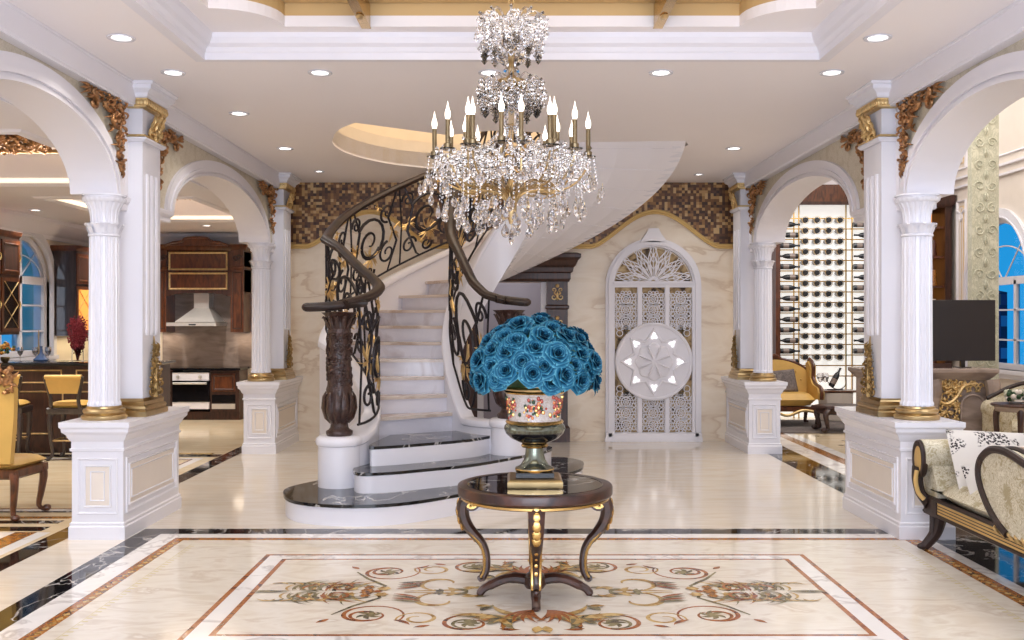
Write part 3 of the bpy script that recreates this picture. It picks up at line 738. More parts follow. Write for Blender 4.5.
# rosette
ro = MB('white'); rz = 1.15; RR = .56
ro.T = Matrix.Translation((cxd, BACK-.06, rz)) @ Matrix.Rotation(R(90), 4, 'X')
ro.lathe([(RR, 0), (RR, .05), (RR-.015, .065), (RR-.04, .06), (RR-.045, .045), (.0, .045)], seg=64)
ro.T = Matrix.Translation((cxd, BACK-.12, rz))
N = 16; star = []
for i in range(N): r = .49 if i % 2 == 0 else .33; star.append((r*sin(PI*i/8), r*cos(PI*i/8)))
def starring(sc, y): return [(x*sc, y, z*sc) for x, z in star]
rr_ = [starring(1, .015), starring(.97, -.02), starring(.9, -.02), starring(.87, .0)]
for A, B in zip(rr_, rr_[1:]):
    for i in range(N): ro.add([A[i], A[(i+1) % N], B[(i+1) % N], B[i]], [(0, 1, 2, 3)])
ro.add(rr_[-1], [list(range(N))])
ro.T = Matrix.Translation((cxd, BACK-.11, rz)) @ Matrix.Rotation(R(90), 4, 'X')
ro.lathe([(.27, 0), (.25, .03), (.2, .04), (.12, .03), (.05, .045), (0, .05)], seg=64, mod=lambda a, z, i: 1+.06*cos(8*a)*(i < 3))
for k in range(8):
    ro.T = Matrix.Translation((cxd, BACK-.15, rz)) @ Matrix.Rotation(k*PI/4+PI/8, 4, 'Y')
    ro.tube([(0, .0, .04), (0, -.012, .12), (0, -.006, .2), (0, .01, .25)], [.01, .03, .035, .01], 6, .5)
ro.T = None; rosette = ro.build('rosette', dt)
for k in range(8):
    e = MB('glowhole'); a = k*PI/4
    e.T = Matrix.Translation((cxd, BACK-.142, rz)) @ Matrix.Rotation(a, 4, 'Y')
    for (u, v, r) in ((0, .395, .019), (-.026, .35, .017), (.026, .35, .017)):
        e.prism([(u+r*cos(2*PI*i/10)*(1.0), v+r*1.25*sin(2*PI*i/10)) for i in range(10)], lambda a_, b_, t: (a_, t, b_), 0, .012)
    e.T = None; e.build('glow_trefoil', rosette)

# ------------------------------------------------------------------ dark wood door case under the stairs
dc = wthing('door_casing', 'dark carved wood door surround with gilded panels, half hidden by the stairs', 'door surround', (0, BACK, 0))
b = MB('wood')
for s in (-1, 1):
    x0, x1 = sorted((s*.5, s*.8)); b.box(x0, x1, BACK-.14, BACK, 0, 2.35)
    b.stack(x0, x1, BACK-.14, BACK, [(.03, 0), (.03, .2), (.01, .23)]); b.stack(x0, x1, BACK-.14, BACK, [(0, 1.9), (.02, 1.92), (.02, 1.95), (0, 1.97)])
b.stack(-.82, .82, BACK-.16, BACK, [(0, 2.3), (.02, 2.34), (.02, 2.42), (.05, 2.44), (.06, 2.5), (.09, 2.53), (.12, 2.6), (.16, 2.64), (.16, 2.69), (.1, 2.71)])
b.build('surround', dc, sharp=20)
for s in (-1, 1):
    g = MB('lgold'); fn = lambda u, v, h: (s*.65+u, BACK-.14-h, v)
    for vz in (2.08, 1.62):
        for m in (-1, 1):
            curl(g, (m*.05, vz), .05, PI/2, 1.2, .012, .006, fn, m, .005); curl(g, (m*.05, vz+.1), .035, -PI/2, 1.1, .01, .005, fn, -m, .005)
        g.ball(fn(0, vz+.16, .01), .03, 8, 5); leaf3(g, (0, vz-.05), PI/2, .14, .02, fn, 0, .005)
    g.build('gilt_motif', dc)
lb = MB('white'); lb.box(.42, .5, BACK-.02, BACK+.3, 0, 2.3); lb.box(-.5, -.42, BACK-.02, BACK+.3, 0, 2.3); lb.build('lining', dc)
# ------------------------------------------------------------------ helical staircase
H = .187
def nth(n): return 217-12*(n-4)                     # angle of the riser of step n
def zline(t): return H*(4+(217-t)/12)               # pitch line
def PO(r, t, z): return Vector((OC[0]+r*cos(R(t)), OC[1]+r*sin(R(t)), z))
TOP_N = 22
def wall_r(t):                                       # centre line of the outer curb
    pts = [(229.5, 1.97), (221, 1.75), (208, 1.72), (194, 1.855), (180, 1.97), (0, 1.97)]
    if t >= pts[0][0]: return pts[0][1]
    for (a, ra), (b_, rb_) in zip(pts, pts[1:]):
        if t >= b_: return ra+(rb_-ra)*(a-t)/(a-b_)
    return 1.97
IR = .62
stair = wthing('staircase', 'curved white marble staircase with dark bottom steps sweeping up to the ceiling', 'staircase', (OC[0], OC[1], 0))
# three broad bottom steps, drawn as plan outlines
s1 = crom([(-1.55, 10.2), (-2.0, 9.5), (-2.07, 9.1), (-1.86, 8.62), (-1.4, 8.43), (-.95, 8.53), (-.5, 8.93), (0, 9.52), (.45, 10.02), (.68, 10.4), (.76, 10.75), (.74, 11.1), (.5, 11.35), (0, 11.2)], 5)
s2 = crom([(-1.3, 10.3), (-1.46, 9.4), (-1.38, 8.98), (-1.1, 9.03), (-.8, 9.22), (-.4, 9.5), (0, 9.98), (.32, 10.42), (.42, 10.8), (.2, 11.0)], 5)
s3 = crom([(-1.25, 10.3), (-1.35, 9.45), (-1.2, 9.4), (-.8, 9.65), (-.42, 9.95), (-.2, 10.3), (-.1, 10.6), (-.1, 11.0)], 5)
for k, o in enumerate((s1, s2, s3)):
    z0, z1 = k*H, (k+1)*H; pol = [(p.x, p.y) for p in o]
    r = MB('white_gloss'); r.prism(pol, lambda a, c, t: (a, c, t), z0+.0, z1-.026); r.build('riser', stair, smooth=True, sharp=40)
    tm = MB('black'); cx_ = sum(a for a, c in pol)/len(pol); cy_ = sum(c for a, c in pol)/len(pol)
    big = [(cx_+(a-cx_)*1.012, cy_+(c-cy_)*1.012) for a, c in pol]
    tm.prism(big, lambda a, c, t: (a, c, t), z1-.028, z1); tm.build('tread', stair, sharp=40)
for n in range(4, TOP_N+1):
    a0, a1 = nth(n), nth(n+1)-.6; N = 5; zt = n*H; zb = 0 if n <= 9 else max(.0, zline(a0)-.33-H*.2)
    aa = [a0+(a1-a0)*i/N for i in range(N+1)]
    if n <= 9:
        oute = [PO(wall_r(a), a, 0) for a in aa]; inn = [PO(IR, a, 0) for a in aa][::-1]
        r = MB('riser'); r.prism([(p.x, p.y) for p in oute+inn], lambda a, c, t: (a, c, t), 0, zt-.03); r.build('riser', stair, sharp=40)
    else:
        oute = [PO(wall_r(a)-.02, a, 0) for a in aa]; inn = [PO(IR+.02, a, 0) for a in aa][::-1]
        r = MB('riser'); r.prism([(p.x, p.y) for p in oute+inn], lambda a, c, t: (a, c, t), zt-H-.06, zt-.03); r.build('riser', stair, sharp=40)
    av = [a0+1.5+(a1-a0-1.5)*i/N for i in range(N+1)]
    oute = [PO(wall_r(a), a, 0) for a in av]; inn = [PO(IR, a, 0) for a in av][::-1]
    tr = MB('step'); tr.prism([(p.x, p.y) for p in oute+inn], lambda a, c, t: (a, c, t), zt-.034, zt); tr.build('tread', stair, sharp=40)
# soffit and fascias
sf = MB('white'); ts = [150-2.5*i for i in range(int(160/2.5)+1)]
def und(t): return zline(t)-.36-.08*min(1, max(0, (150-t)/40))
rr = [IR-.06, .9, 1.3, 1.7, 1.97+.07]
rows = [[PO(r, t, und(t)) for t in ts] for r in rr]
for A, B in zip(rows, rows[1:]): sf.strip(A, B)
fo_ = [PO(2.04, t, zline(t)+.24) for t in ts]; sf.strip(rows[-1], fo_)
fi_ = [PO(IR-.06, t, zline(t)+.24) for t in ts]; sf.strip(fi_, rows[0])
sf.add([rows[0][0], rows[-1][0], PO(2.04, 150, zline(150)-.2), PO(IR-.06, 150, zline(150)-.2)], [(0, 1, 2, 3)])
sf.build('soffit', stair, sharp=50)
# curbs: thick rounded walls that carry the balustrades
outer = crom([(-1.62, 9.36), (-1.42, 9.56), (-1.33, 9.85), (-1.38, 10.12), (-1.6, 10.44), (-1.86, 10.8)], 6)
outerc = crom([(-1.63, 9.40), (-1.52, 9.56), (-1.435, 9.8), (-1.42, 10.1), (-1.6, 10.44), (-1.86, 10.8)], 6)
HW = [.2-.13*min(1, i/16) for i in range(31)]+[.07]*60
outer = [Vector((p.x, p.y, 0)) for p in outer]+[PO(1.97, t, 0) for t in [186-4*i for i in range(48)]]
inner = crom([(-.04, 10.24), (-.18, 10.29), (-.34, 10.42), (-.5, 10.66), (-.64, 10.9)], 6)
inner = [Vector((p.x, p.y, 0)) for p in inner]+[PO(.6, t, 0) for t in [196-6*i for i in range(32)]]
def ang(p):
    t = math.degrees(math.atan2(p.y-OC[1], p.x-OC[0])); return t if t > -30 else t+360
def arclen(P):
    L = [0]
    for a, b_ in zip(P, P[1:]): L.append(L[-1]+(Vector((b_.x-a.x, b_.y-a.y))).length)
    return L
def lerpt(tab, x):
    if x <= tab[0][0]: return tab[0][1]
    for (a, va), (b_, vb) in zip(tab, tab[1:]):
        if x <= b_: return va+(vb-va)*(x-a)/(b_-a)
    return tab[-1][1]
Lo, Li = arclen(outer), arclen(inner)
def curbz(P, L, start, blend):
    out = []
    for p, l in zip(P, L):
        z = zline(ang(p))+.30; f = min(1, l/blend); f = f*f*(3-2*f)
        out.append(start*(1-f)+max(z, start)*f)
    return out
outerc = [Vector((p.x, p.y, 0)) for p in outerc]+outer[len(outerc):]
zo = curbz(outer, Lo, .65, 1.3); zi = curbz(inner, Li, .72, .9)
def curb(P, Z, base, hws=None, hw_=.07):
    b = MB('white_gloss'); n = len(P); rows = []
    prof = [(-hw_, None), (-hw_, -.09), (-hw_-.018, -.075), (-hw_-.022, -.045), (-hw_-.012, -.015), (-hw_+.02, 0), (hw_-.02, 0), (hw_+.012, -.015), (hw_+.022, -.045), (hw_+.018, -.075), (hw_, -.09), (hw_, None)]
    for i, p in enumerate(P):
        t = P[min(i+1, n-1)]-P[max(i-1, 0)]; t.z = 0; t.normalize(); nx = Vector((t.y, -t.x, 0)); zb = base(p); e_ = (hws[i]-hw_) if hws else 0
        rows.append([Vector((p.x, p.y, 0))+nx*(u+math.copysign(e_, u))+Vector((0, 0, zb if h is None else Z[i]+h)) for u, h in prof])
    k = len(prof); v = [q_ for r in rows for q_ in r]
    f = [(i*k+j, (i+1)*k+j, (i+1)*k+(j+1) % k, i*k+(j+1) % k) for i in range(n-1) for j in range(k)]
    f += [list(range(k)), [(n-1)*k+j for j in range(k)][::-1]]
    b.add(v, f); return b
def ob(p):
    t = ang(p); return 0 if t > 150 else und(t)
def ib_(p):
    t = ang(p); return 0 if t > 157 else und(t)
b = curb(outerc, zo, ob, HW); b.lathe([(.2, .16), (.2, .57), (.215, .58), (.223, .61), (.215, .64), (.19, .66), (0, .662)], c=(-1.63, 9.4, 0), seg=40); b.build('curb', stair, sharp=40)
b = curb(inner, zi, ib_); b.lathe([(.19, .16), (.19, .65), (.205, .66), (.213, .69), (.205, .72), (.18, .74), (0, .742)], c=(-.03, 10.26, 0), seg=40); b.build('curb', stair, sharp=40)

# newel posts
NP = [(.115, 0), (.125, .02), (.125, .045), (.1, .06), (.085, .08), (.08, .12), (.1, .15), (.13, .18), (.14, .23), (.138, .29), (.125, .36), (.115, .4), (.125, .45), (.115, .47), (.112, .5), (.105, .8), (.1, .98), (.108, 1.0), (.108, 1.03), (.1, 1.05), (.1, 1.12), (.13, 1.16), (.16, 1.19), (.17, 1.2), (0, 1.21)]
def newel(x, y, z, hz, lab, rl):
    t = thing('newel_post', lab, 'newel post', (x, y, z), 0, 'carved newel posts')
    k = hz/1.21; b = MB('carved')
    b.lathe([(r, zz*k) for r, zz in NP], seg=72, mod=lambda a, zz, i: 1+(.05*cos(9*a)*(7 <= i <= 10))+(.035*sin(7*a+i*2.2)*(13 <= i <= 17)))
    b.build('post', t, sharp=60)
    c = MB('carved'); rd = random.Random(2)
    for j in range(90):
        a = rd.uniform(0, 2*PI); zz = rd.uniform(.48, 1.0)*k; r = .107
        fn = lambda u, v, h: ((r+h)*cos(a+u/r), (r+h)*sin(a+u/r), zz+v)
        curl(c, (0, 0), rd.uniform(.02, .04), rd.uniform(0, 6), 1.1, .009, .004, fn, rd.choice((-1, 1)), .002, 8)
    for j in range(12):
        a = 2*PI*j/12; c.T = Matrix.Rotation(a, 4, 'Z')
        c.tube([(.09, 0, .12*k), (.13, 0, .17*k), (.158, 0, .27*k), (.15, 0, .38*k), (.128, 0, .43*k)], [.01, .03, .036, .026, .008], 6, .35)
        c.tube([(.1, 0, 1.04*k), (.125, 0, 1.1*k), (.155, 0, 1.16*k), (.165, 0, 1.14*k)], [.022, .024, .016, .006], 6, .4)
    c.T = None; c.build('carving', t)
    return t
newel(-1.63, 9.4, .661, 1.17, 'carved dark wood newel post on the left drum of the stair', 0)
newel(-.03, 10.26, .741, 1.12, 'carved dark newel post behind the blue roses, right of the stair', 0)

def balustrade(side, P, L, Z, zr, z_end, lab, motif, flip, tail):
    n = len(P); t = wthing('balustrade', lab, 'balustrade', (P[0].x, P[0].y, Z[0]), 0, 'wrought iron stair balustrades')
    RZ = [lerpt(zr, l) if l < zr[-1][0] else zline(ang(p))+zr[-1][1]-zline(zr[-1][2]) for p, l in zip(P, L)] if False else None
    RZ = []
    lx, vx = zr[-1][0], zr[-1][1]
    ax = zline(ang(P[min(range(n), key=lambda i: abs(L[i]-lx))]))
    for p, l in zip(P, L): RZ.append(lerpt(zr, l) if l <= lx else vx+zline(ang(p))-ax)
    b = MB('rail'); path = [Vector((p.x, p.y, z)) for p, z in zip(P, RZ)]
    path = [Vector(q_) for q_ in tail]+path[1:]
    path = crom(path[:10], 3)[:-1]+path[9:]
    pr = [(-.045, -.048), (-.062, -.02), (-.062, -.002), (-.05, .006), (-.046, .016), (-.03, .032), (0, .038), (.03, .032), (.046, .016), (.05, .006), (.062, -.002), (.062, -.02), (.045, -.045)]
    b.sweep(path, pr); b.ball((path[0].x, path[0].y, path[0].z-.004), .058, 12, 8, (1, 1, .75))
    b.build('handrail', t, sharp=50)
    def at(s, v):                                   # s along the curb, v 0..1 between bottom rail and handrail
        s = max(0, min(L[-1], s)); i = max(0, min(n-2, next((k for k in range(n-1) if L[k+1] >= s), n-2)))
        f = (s-L[i])/(L[i+1]-L[i]) if L[i+1] > L[i] else 0
        p = P[i].lerp(P[i+1], f); z0 = Z[i]+(Z[i+1]-Z[i])*f+.09; z1 = RZ[i]+(RZ[i+1]-RZ[i])*f-.05
        return Vector((p.x, p.y, z0+(z1-z0)*v))
    b = MB('iron'); S0 = .2
    ss = [S0+(L[-1]-S0)*i/90 for i in range(91)]
    b.tube([at(s, 0) for s in ss], .013, 6); b.build('bottom_rail', t)
    b = MB('iron'); g = MB('lgold'); s = S0+.02; k = 0; hh = .95
    def sp(s0, v0, r, a0, tn, w0=.017, w1=.011, sg=1, e=.2, N=26):
        pts = []
        for i in range(N+1):
            q_ = i/N; rad = r*(1-(1-e)*q_); a = a0+sg*2*PI*tn*q_; pts.append(at(s0+rad*cos(a), max(-.02, min(1.03, v0+rad*sin(a)/hh))))
        b.tube(pts, [w0+(w1-w0)*i/N for i in range(N+1)], 6); return pts[0]
    while s < L[-1]-.6:
        b.tube([at(s, 0), at(s+.03, .5), at(s, 1)], .012, 6)
        sp(s+.40, .5, .30, PI*.75, 1.5, .02, .014, -1); sp(s+.40, .5, .2, -PI*.2, 1.2, .015, .011, -1)
        sp(s+.14, .2, .11, 0, 1.3, sg=1); sp(s+.13, .82, .1, PI, 1.3, sg=-1)
        sp(s+.7, .25, .14, PI/2, 1.3, sg=1); sp(s+.7, .78, .12, -PI/2, 1.3, sg=-1); sp(s+.4, .12, .08, 0, 1.2, sg=-1)
        b.tube([at(s+.08, 1), at(s+.2, .7), at(s+.12, .4), at(s+.25, .05), at(s+.3, 0)], [.014, .018, .018, .014, .01], 6)
        b.tube([at(s+.85, 1), at(s+.72, .7), at(s+.85, .35), at(s+.7, 0)], [.012, .016, .016, .01], 6)
        rd = random.Random(k)
        for c_, cnt, rad in (((s+.42, .3), 15, .2), ((s+.12, .5), 10, .15), ((s+.78, .5), 10, .15), ((s+.55, .9), 6, .1)):
            for j in range(cnt):
                a = rd.uniform(0, 2*PI); l = rad*rd.uniform(.6, 1.1)
                g.tube([at(c_[0], c_[1]), at(c_[0]+l*.5*cos(a+.2), c_[1]+l*.5*sin(a+.2)/hh), at(c_[0]+l*cos(a), c_[1]+l*sin(a)/hh)], [.007, .02, .004], 5, .5)
            g.build('gilt_leaf', t); g = MB('lgold')
        s += .9; k += 1
    b.build('scrollwork', t)
    return t
balustrade('left', outer, Lo, zo, [(0, 1.90), (.35, 1.98), (.75, 2.10), (1.2, 2.28), (1.75, 2.56), (2.05, 2.68)], 0,
           'large wrought iron balustrade with brown handrail on the left outer curve of the stair', None, 0, [(-1.93, 9.40, 1.875), (-1.8, 9.37, 1.88), (-1.6, 9.40, 1.895), (-1.46, 9.5, 1.92)])
balustrade('right', inner, Li, zi, [(0, 1.95), (.25, 2.02), (.5, 2.18), (.8, 2.5), (1.0, 2.68)], 0,
           'short wrought iron balustrade with brown handrail on the inner right curve of the stair', None, 0, [(.14, 10.16, 1.935), (.05, 10.18, 1.945), (-.06, 10.24, 1.96), (-.16, 10.28, 1.975)])

# ------------------------------------------------------------------ centre table
TX, TY, TH = .145, 6.315, .715
tt = thing('centre_table', 'round dark wood centre table on four gilded scroll legs', 'table', (TX, TY, 0))
b = MB('burl'); b.lathe([(.40, TH-.004), (.475, TH-.0), (.487, TH-.004), (.491, TH-.014), (.491, TH-.055), (.484, TH-.066), (.46, TH-.075), (0, TH-.075)], seg=96)
b.build('tabletop', tt, sharp=30)
b = MB('black'); b.lathe([(0, TH-.0015), (.425, TH-.0015), (.425, TH-.01)], seg=96); b.m('blackglass'); b.lathe([(.425, TH-.002), (.425, TH+.0005), (.431, TH+.0005), (.431, TH-.002)], seg=96); b.build('marble_inset', tt)
b = MB('gold'); b.lathe([(.455, TH-.074), (.468, TH-.076), (.468, TH-.09), (.455, TH-.094)], seg=96); b.m('burl'); b.lathe([(.40, TH-.07), (.44, TH-.075), (.44, TH-.1), (.38, TH-.11), (0, TH-.11)], seg=64); b.build('apron', tt, sharp=30)
prof = [(.385, .63), (.43, .615), (.455, .57), (.452, .51), (.43, .455), (.39, .40), (.345, .35), (.315, .29), (.305, .22), (.312, .16), (.33, .125)]
for k in range(4):
    a = -PI/2+k*PI/2; T = Matrix.Rotation(a, 4, 'Z')
    lg = MB('burl'); lg.T = T
    P_ = crom([(r, 0, z) for r, z in prof], 4); n = len(P_)
    lg.tube(P_, [.05-.024*min(1, i/n*1.5) for i in range(n)], 8, 1.2, up=(0, 1, 0))
    sc = [(.345+.036*cos(t)*(1-t/9), 0, .118+.036*sin(t)*(1-t/9)) for t in [PI*1.0-(-.35*i) for i in range(18)]]
    lg.tube(sc, [.014-.0005*i for i in range(18)], 6, 1.3, up=(0, 1, 0))
    lg.tube([(.40, -.036, .6), (.40, .036, .6)], .056, 16); leg = lg.build('leg', tt, sharp=50)
    g = MB('gold'); g.T = T
    for m in (-1, 1):
        g.tube([p+Vector((.012, m*.034*(1-.35*i/n), 0)) for i, p in enumerate(P_)], .009, 6)
        g.tube([(.4, m*.036, .6), (.4, m*.044, .6)], .042, 12)
        for q_ in range(6): g.ball((.4+.022*cos(q_), m*.044, .6+.022*sin(q_)), .009, 6, 4)
    for i in (4, 7, 10, 13, 16): p = P_[i]; g.ball((p.x+.03, 0, p.z), .028, 8, 6, (.6, 1, 1.5))
    g.ball((.375, 0, .395), .012, 8, 6, (1, 1, 1)); g.ball((.378, 0, .365), .018, 8, 6, (1, 1, 1.4))
    for i in range(20, 34, 3): p = P_[min(n-1, i)]; g.ball((p.x+.02, 0, p.z), .014, 8, 6, (.6, 1, 1.3))
    g.build('gilt_mount', leg)
    f = MB('burl'); f.T = T
    f.tube(crom([(.03, 0, .1), (.12, 0, .115), (.2, 0, .105), (.27, 0, .075), (.32, 0, .05), (.35, 0, .018)], 4), [.034]*6+[.03]*8+[.026]*7, 8, 1.1, up=(0, 1, 0))
    f.ball((.345, 0, .018), .022, 10, 6, (1.2, 1.1, .8)); f.build('foot', tt)
b = MB('burl'); b.lathe([(.0, .05), (.06, .055), (.075, .08), (.07, .13), (.04, .15), (.02, .19), (0, .2)], seg=24); b.build('stretcher_hub', tt)

# ------------------------------------------------------------------ urn and roses
VX, VY, VZ = .142, 6.26, TH
vt = thing('urn', 'gilded porcelain urn with painted flowers standing on the round table', 'vase', (VX, VY, VZ))
b = MB('brass'); b.stack(-.155, .155, -.155, .155, [(.012, 0), (.015, .01), (.015, .04), (.006, .05), (.0, .055)]); b.m('blackglass'); b.stack(-.115, .115, -.115, .115, [(0, .055), (.003, .06), (.003, .088), (0, .09)]); b.build('plinth', vt, sharp=20)
b = MB('urn'); b.lathe([(.115, .09), (.122, .1), (.12, .11), (.09, .125), (.068, .16), (.058, .2), (.056, .235), (.07, .24)], seg=48); b.build('stem', vt)
b = MB('gold')
for r, z, h in ((.118, .1, .016), (.08, .247, .014), (.178, .398, .013), (.185, .585, .013), (.16, .388, .006)): b.lathe([(r-.02, z-h), (r, z-h*.7), (r+.006, z), (r, z+h*.7), (r-.02, z+h)], seg=48)
b.build('gilt_ring', vt)
b = MB('blackglass'); b.lathe([(.06, .255), (.1, .27), (.15, .295), (.182, .325), (.185, .335)], seg=48)
b.m('urn'); b.lathe([(.185, .335), (.194, .355), (.188, .375), (.172, .392)], seg=48); b.build('bowl', vt)
b = MB('porcelain'); b.lathe([(.168, .402), (.166, .44), (.168, .5), (.174, .55), (.182, .58)], seg=64); body = b.build('body', vt)
b = MB('flower_red'); rd = random.Random(5)
for k in range(6):
    a0 = -PI/2+k*PI/3
    for i in range(60):
        a = a0+rd.gauss(0, .2); z = .49+rd.gauss(0, .04); b.m(('flower_red', 'flower_orange', 'leaf', 'gold', 'flower_red')[i % 5]); r = .171+(z-.49)*.12
        if .42 < z < .56: b.ball((r*cos(a), r*sin(a), z), rd.uniform(.007, .015), 6, 4, (.8, .8, 1))
b.build('painted_flowers', body)['kind'] = 'stuff'
b = MB('brass'); b.lathe([(.182, .59), (.186, .605), (.17, .62), (.172, .635), (.2, .655), (.198, .665), (.17, .66), (.15, .6)], seg=48); b.build('rim', vt)

def petal_rose():
    me_v = []; me_f = []; ed = []
    def petal(phi, r0, r1, h0, h1, wd, outw, tip=0.0):
        NU, NV = 6, 5; o = len(me_v)
        for j in range(NV+1):
            v = j/NV; r = r0+(r1-r0)*sin(v*PI/2)+outw*max(0, v-.72)*1.8; h = h0+(h1-h0)*v-outw*max(0, v-.8)*1.4
            for i in range(NU+1):
                u = i/NU*2-1; w_ = wd*(sin(PI*min(1, .18+.8*v))**.5 if v < .6 else sqrt(max(0.02, 1-((v-.55)/.52)**2*(.55)))); a = phi+u*w_
                hh_ = h-(u*u)*.010*v; rr_ = r*(1+.10*u*u*v)
                me_v.append((rr_*cos(a), rr_*sin(a), hh_)); ed.append(max(0, v**3*.85+abs(u)**5*.4*v, .28*v))
        for j in range(NV):
            for i in range(NU): q_ = o+j*(NU+1)+i; me_f.append((q_, q_+1, q_+NU+2, q_+NU+1))
    rd = random.Random(3)
    for layer, (n, r0, r1, h0, h1, wd, ow) in enumerate(((3, .004, .009, .0, .052, 1.3, .0), (3, .006, .018, -.004, .052, 1.15, .012), (4, .01, .028, -.01, .049, .95, .022), (5, .014, .04, -.016, .044, .8, .035), (5, .018, .053, -.022, .034, .76, .05), (6, .02, .064, -.028, .02, .66, .06))):
        for k in range(n): petal(2*PI*k/n+layer*.7+rd.uniform(-.1, .1), r0, r1*rd.uniform(.94, 1.06), h0, h1*rd.uniform(.95, 1.05), wd, ow)
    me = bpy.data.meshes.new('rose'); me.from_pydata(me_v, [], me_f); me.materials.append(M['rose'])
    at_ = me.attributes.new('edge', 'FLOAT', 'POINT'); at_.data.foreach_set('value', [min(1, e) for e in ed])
    me.polygons.foreach_set('use_smooth', [True]*len(me_f)); me.update(); return me
rm = petal_rose()
roses = []; rd = random.Random(11); N = 80; DC = Vector((VX+.0, VY-.0, 1.435)); k = 0
ga = PI*(3-sqrt(5))
for i in range(N):
    zz = 1-(i+.5)/N*1.26                               # from the crown down past the rim
    rr = sqrt(max(0, 1-zz*zz)); a = i*ga
    nrm = Vector((rr*cos(a), rr*sin(a), zz)); jit = Vector((rd.uniform(-.02, .02), rd.uniform(-.02, .02), rd.uniform(-.02, .02)))
    p = DC+Vector((nrm.x*.375, nrm.y*.32, nrm.z*(.305 if zz > 0 else .2)))+jit
    p.z -= .11*max(0, abs(nrm.x)-.55)*(1-abs(zz))
    d = Vector((nrm.x/.4, nrm.y/.36, nrm.z/.42+.1)).normalized()
    d = (d+Vector((rd.uniform(-.2, .2), rd.uniform(-.2, .2), rd.uniform(-.1, .25)))).normalized()
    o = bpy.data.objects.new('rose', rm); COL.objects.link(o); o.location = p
    o.rotation_euler = (d.to_track_quat('Z', 'Y') @ Matrix.Rotation(rd.uniform(0, 6), 3, 'Z').to_quaternion()).to_euler()
    q_ = rd.uniform(.82, 1.02); o.scale = (q_,)*3
    roses.append(o)
ORD = ['first', 'second', 'third', 'fourth', 'fifth', 'sixth', 'seventh', 'eighth', 'ninth', 'tenth', 'eleventh', 'twelfth', 'thirteenth', 'fourteenth', 'fifteenth', 'sixteenth', 'seventeenth']
for lo, hi, tier in ((1.67, 9, 'on the crown'), (1.56, 1.67, 'in the upper ring'), (1.46, 1.56, 'in the middle ring'), (-9, 1.46, 'in the lowest ring')):
    for fr, side in ((1, 'camera side'), (0, 'stair side')):
        L_ = sorted((o for o in roses if lo <= o.location.z < hi and (o.location.y < VY) == bool(fr)), key=lambda o: o.location.x)
        for i, o in enumerate(L_): tag(o, 'teal rose %s, %s from the left on the %s' % (tier, ORD[i], side), 'rose', 'teal roses in the urn bouquet')
lf = MB('leaf')
for i in range(150):
    a = rd.uniform(0, 2*PI); zz = rd.uniform(-.2, .9); r = sqrt(1-zz*zz); c = DC+Vector((r*cos(a)*.31, r*sin(a)*.28, zz*.3))
    d = Vector((cos(a+rd.uniform(-.6, .6)), sin(a+rd.uniform(-.6, .6)), rd.uniform(-.5, .3))).normalized()*.09
    lf.tube([c, c+d*.5+Vector((0, 0, .008)), c+d], [.006, .026, .002], 6, .15)
lf.ball((DC.x, DC.y, DC.z+.06), .27, 16, 10, (1.05, .95, .8)); lf.ball((DC.x, DC.y, DC.z-.03), .14, 16, 10, (1, 1, .9))
o = lf.build('foliage'); tag(o, 'dark green rose leaves filling the gaps of the blue bouquet', 'leaves')

# ------------------------------------------------------------------ chandelier
HX, HY = -.004, 6.0
ch = thing('chandelier', 'large crystal chandelier with brass candle arms hanging over the hall', 'chandelier', (HX, HY, 2.23))
Z0 = 2.23
def Zc(py): return 1.75+(320-py)*6.0/996-Z0
b = MB('brass')
b.tube([(0, 0, Zc(0)), (0, 0, 4.25-Z0)], .008, 8)
for i in range(11):
    z = Zc(12)+.06+i*.045; t = Matrix.Rotation((i % 2)*PI/2, 4, 'Z'); b.T = t
    b.tube([(.014*cos(q_*PI/6), 0, z+.028*sin(q_*PI/6)) for q_ in range(13)], .004, 5)
b.T = None; b.lathe([(.06, 4.22-Z0), (.07, 4.28-Z0), (.05, 4.34-Z0)], seg=24)
b.build('hanging_chain', ch)
b = MB('brass'); b.tube([(0, 0, Zc(224)), (0, 0, Zc(14))], .014, 10)
b.lathe([(.01, Zc(224)), (.03, Zc(215)), (.036, Zc(200)), (.04, Zc(190)), (.02, Zc(180))], seg=20)
b.lathe([(.0, Zc(96)), (.04, Zc(94)), (.09, Zc(88)), (.1, Zc(84)), (.08, Zc(80)), (.03, Zc(78)), (0, Zc(77))], seg=24)
b.build('stem', ch)
b = MB('crystal')
b.lathe([(.03, Zc(78)), (.055, Zc(74)), (.05, Zc(70)), (.03, Zc(67)), (.06, Zc(64)), (.095, Zc(59)), (.085, Zc(55)), (.03, Zc(54))], seg=12)
b.build('crystal_baluster', ch, smooth=False); b = MB('crystal')
b.lathe([(.03, Zc(50)), (.06, Zc(46)), (.06, Zc(38)), (.04, Zc(34)), (.02, Zc(30))], seg=10)
b.build('crystal_baluster', ch, smooth=False); b = MB('crystal')
b.lathe([(.02, Zc(130)), (.05, Zc(125)), (.06, Zc(112)), (.045, Zc(100)), (.02, Zc(97))], seg=12)
b.build('crystal_baluster', ch, smooth=False)
ca = []
for a in (0, 180, -38, -142, -62, -118, 35, 145, 62, 118): ca.append((a, .463, 0))
for a in (-98, -82, -52, -128, 20, 160, 80, 100): ca.append((a, .40 if a < 0 else .3, .02 if a < 0 else 0))
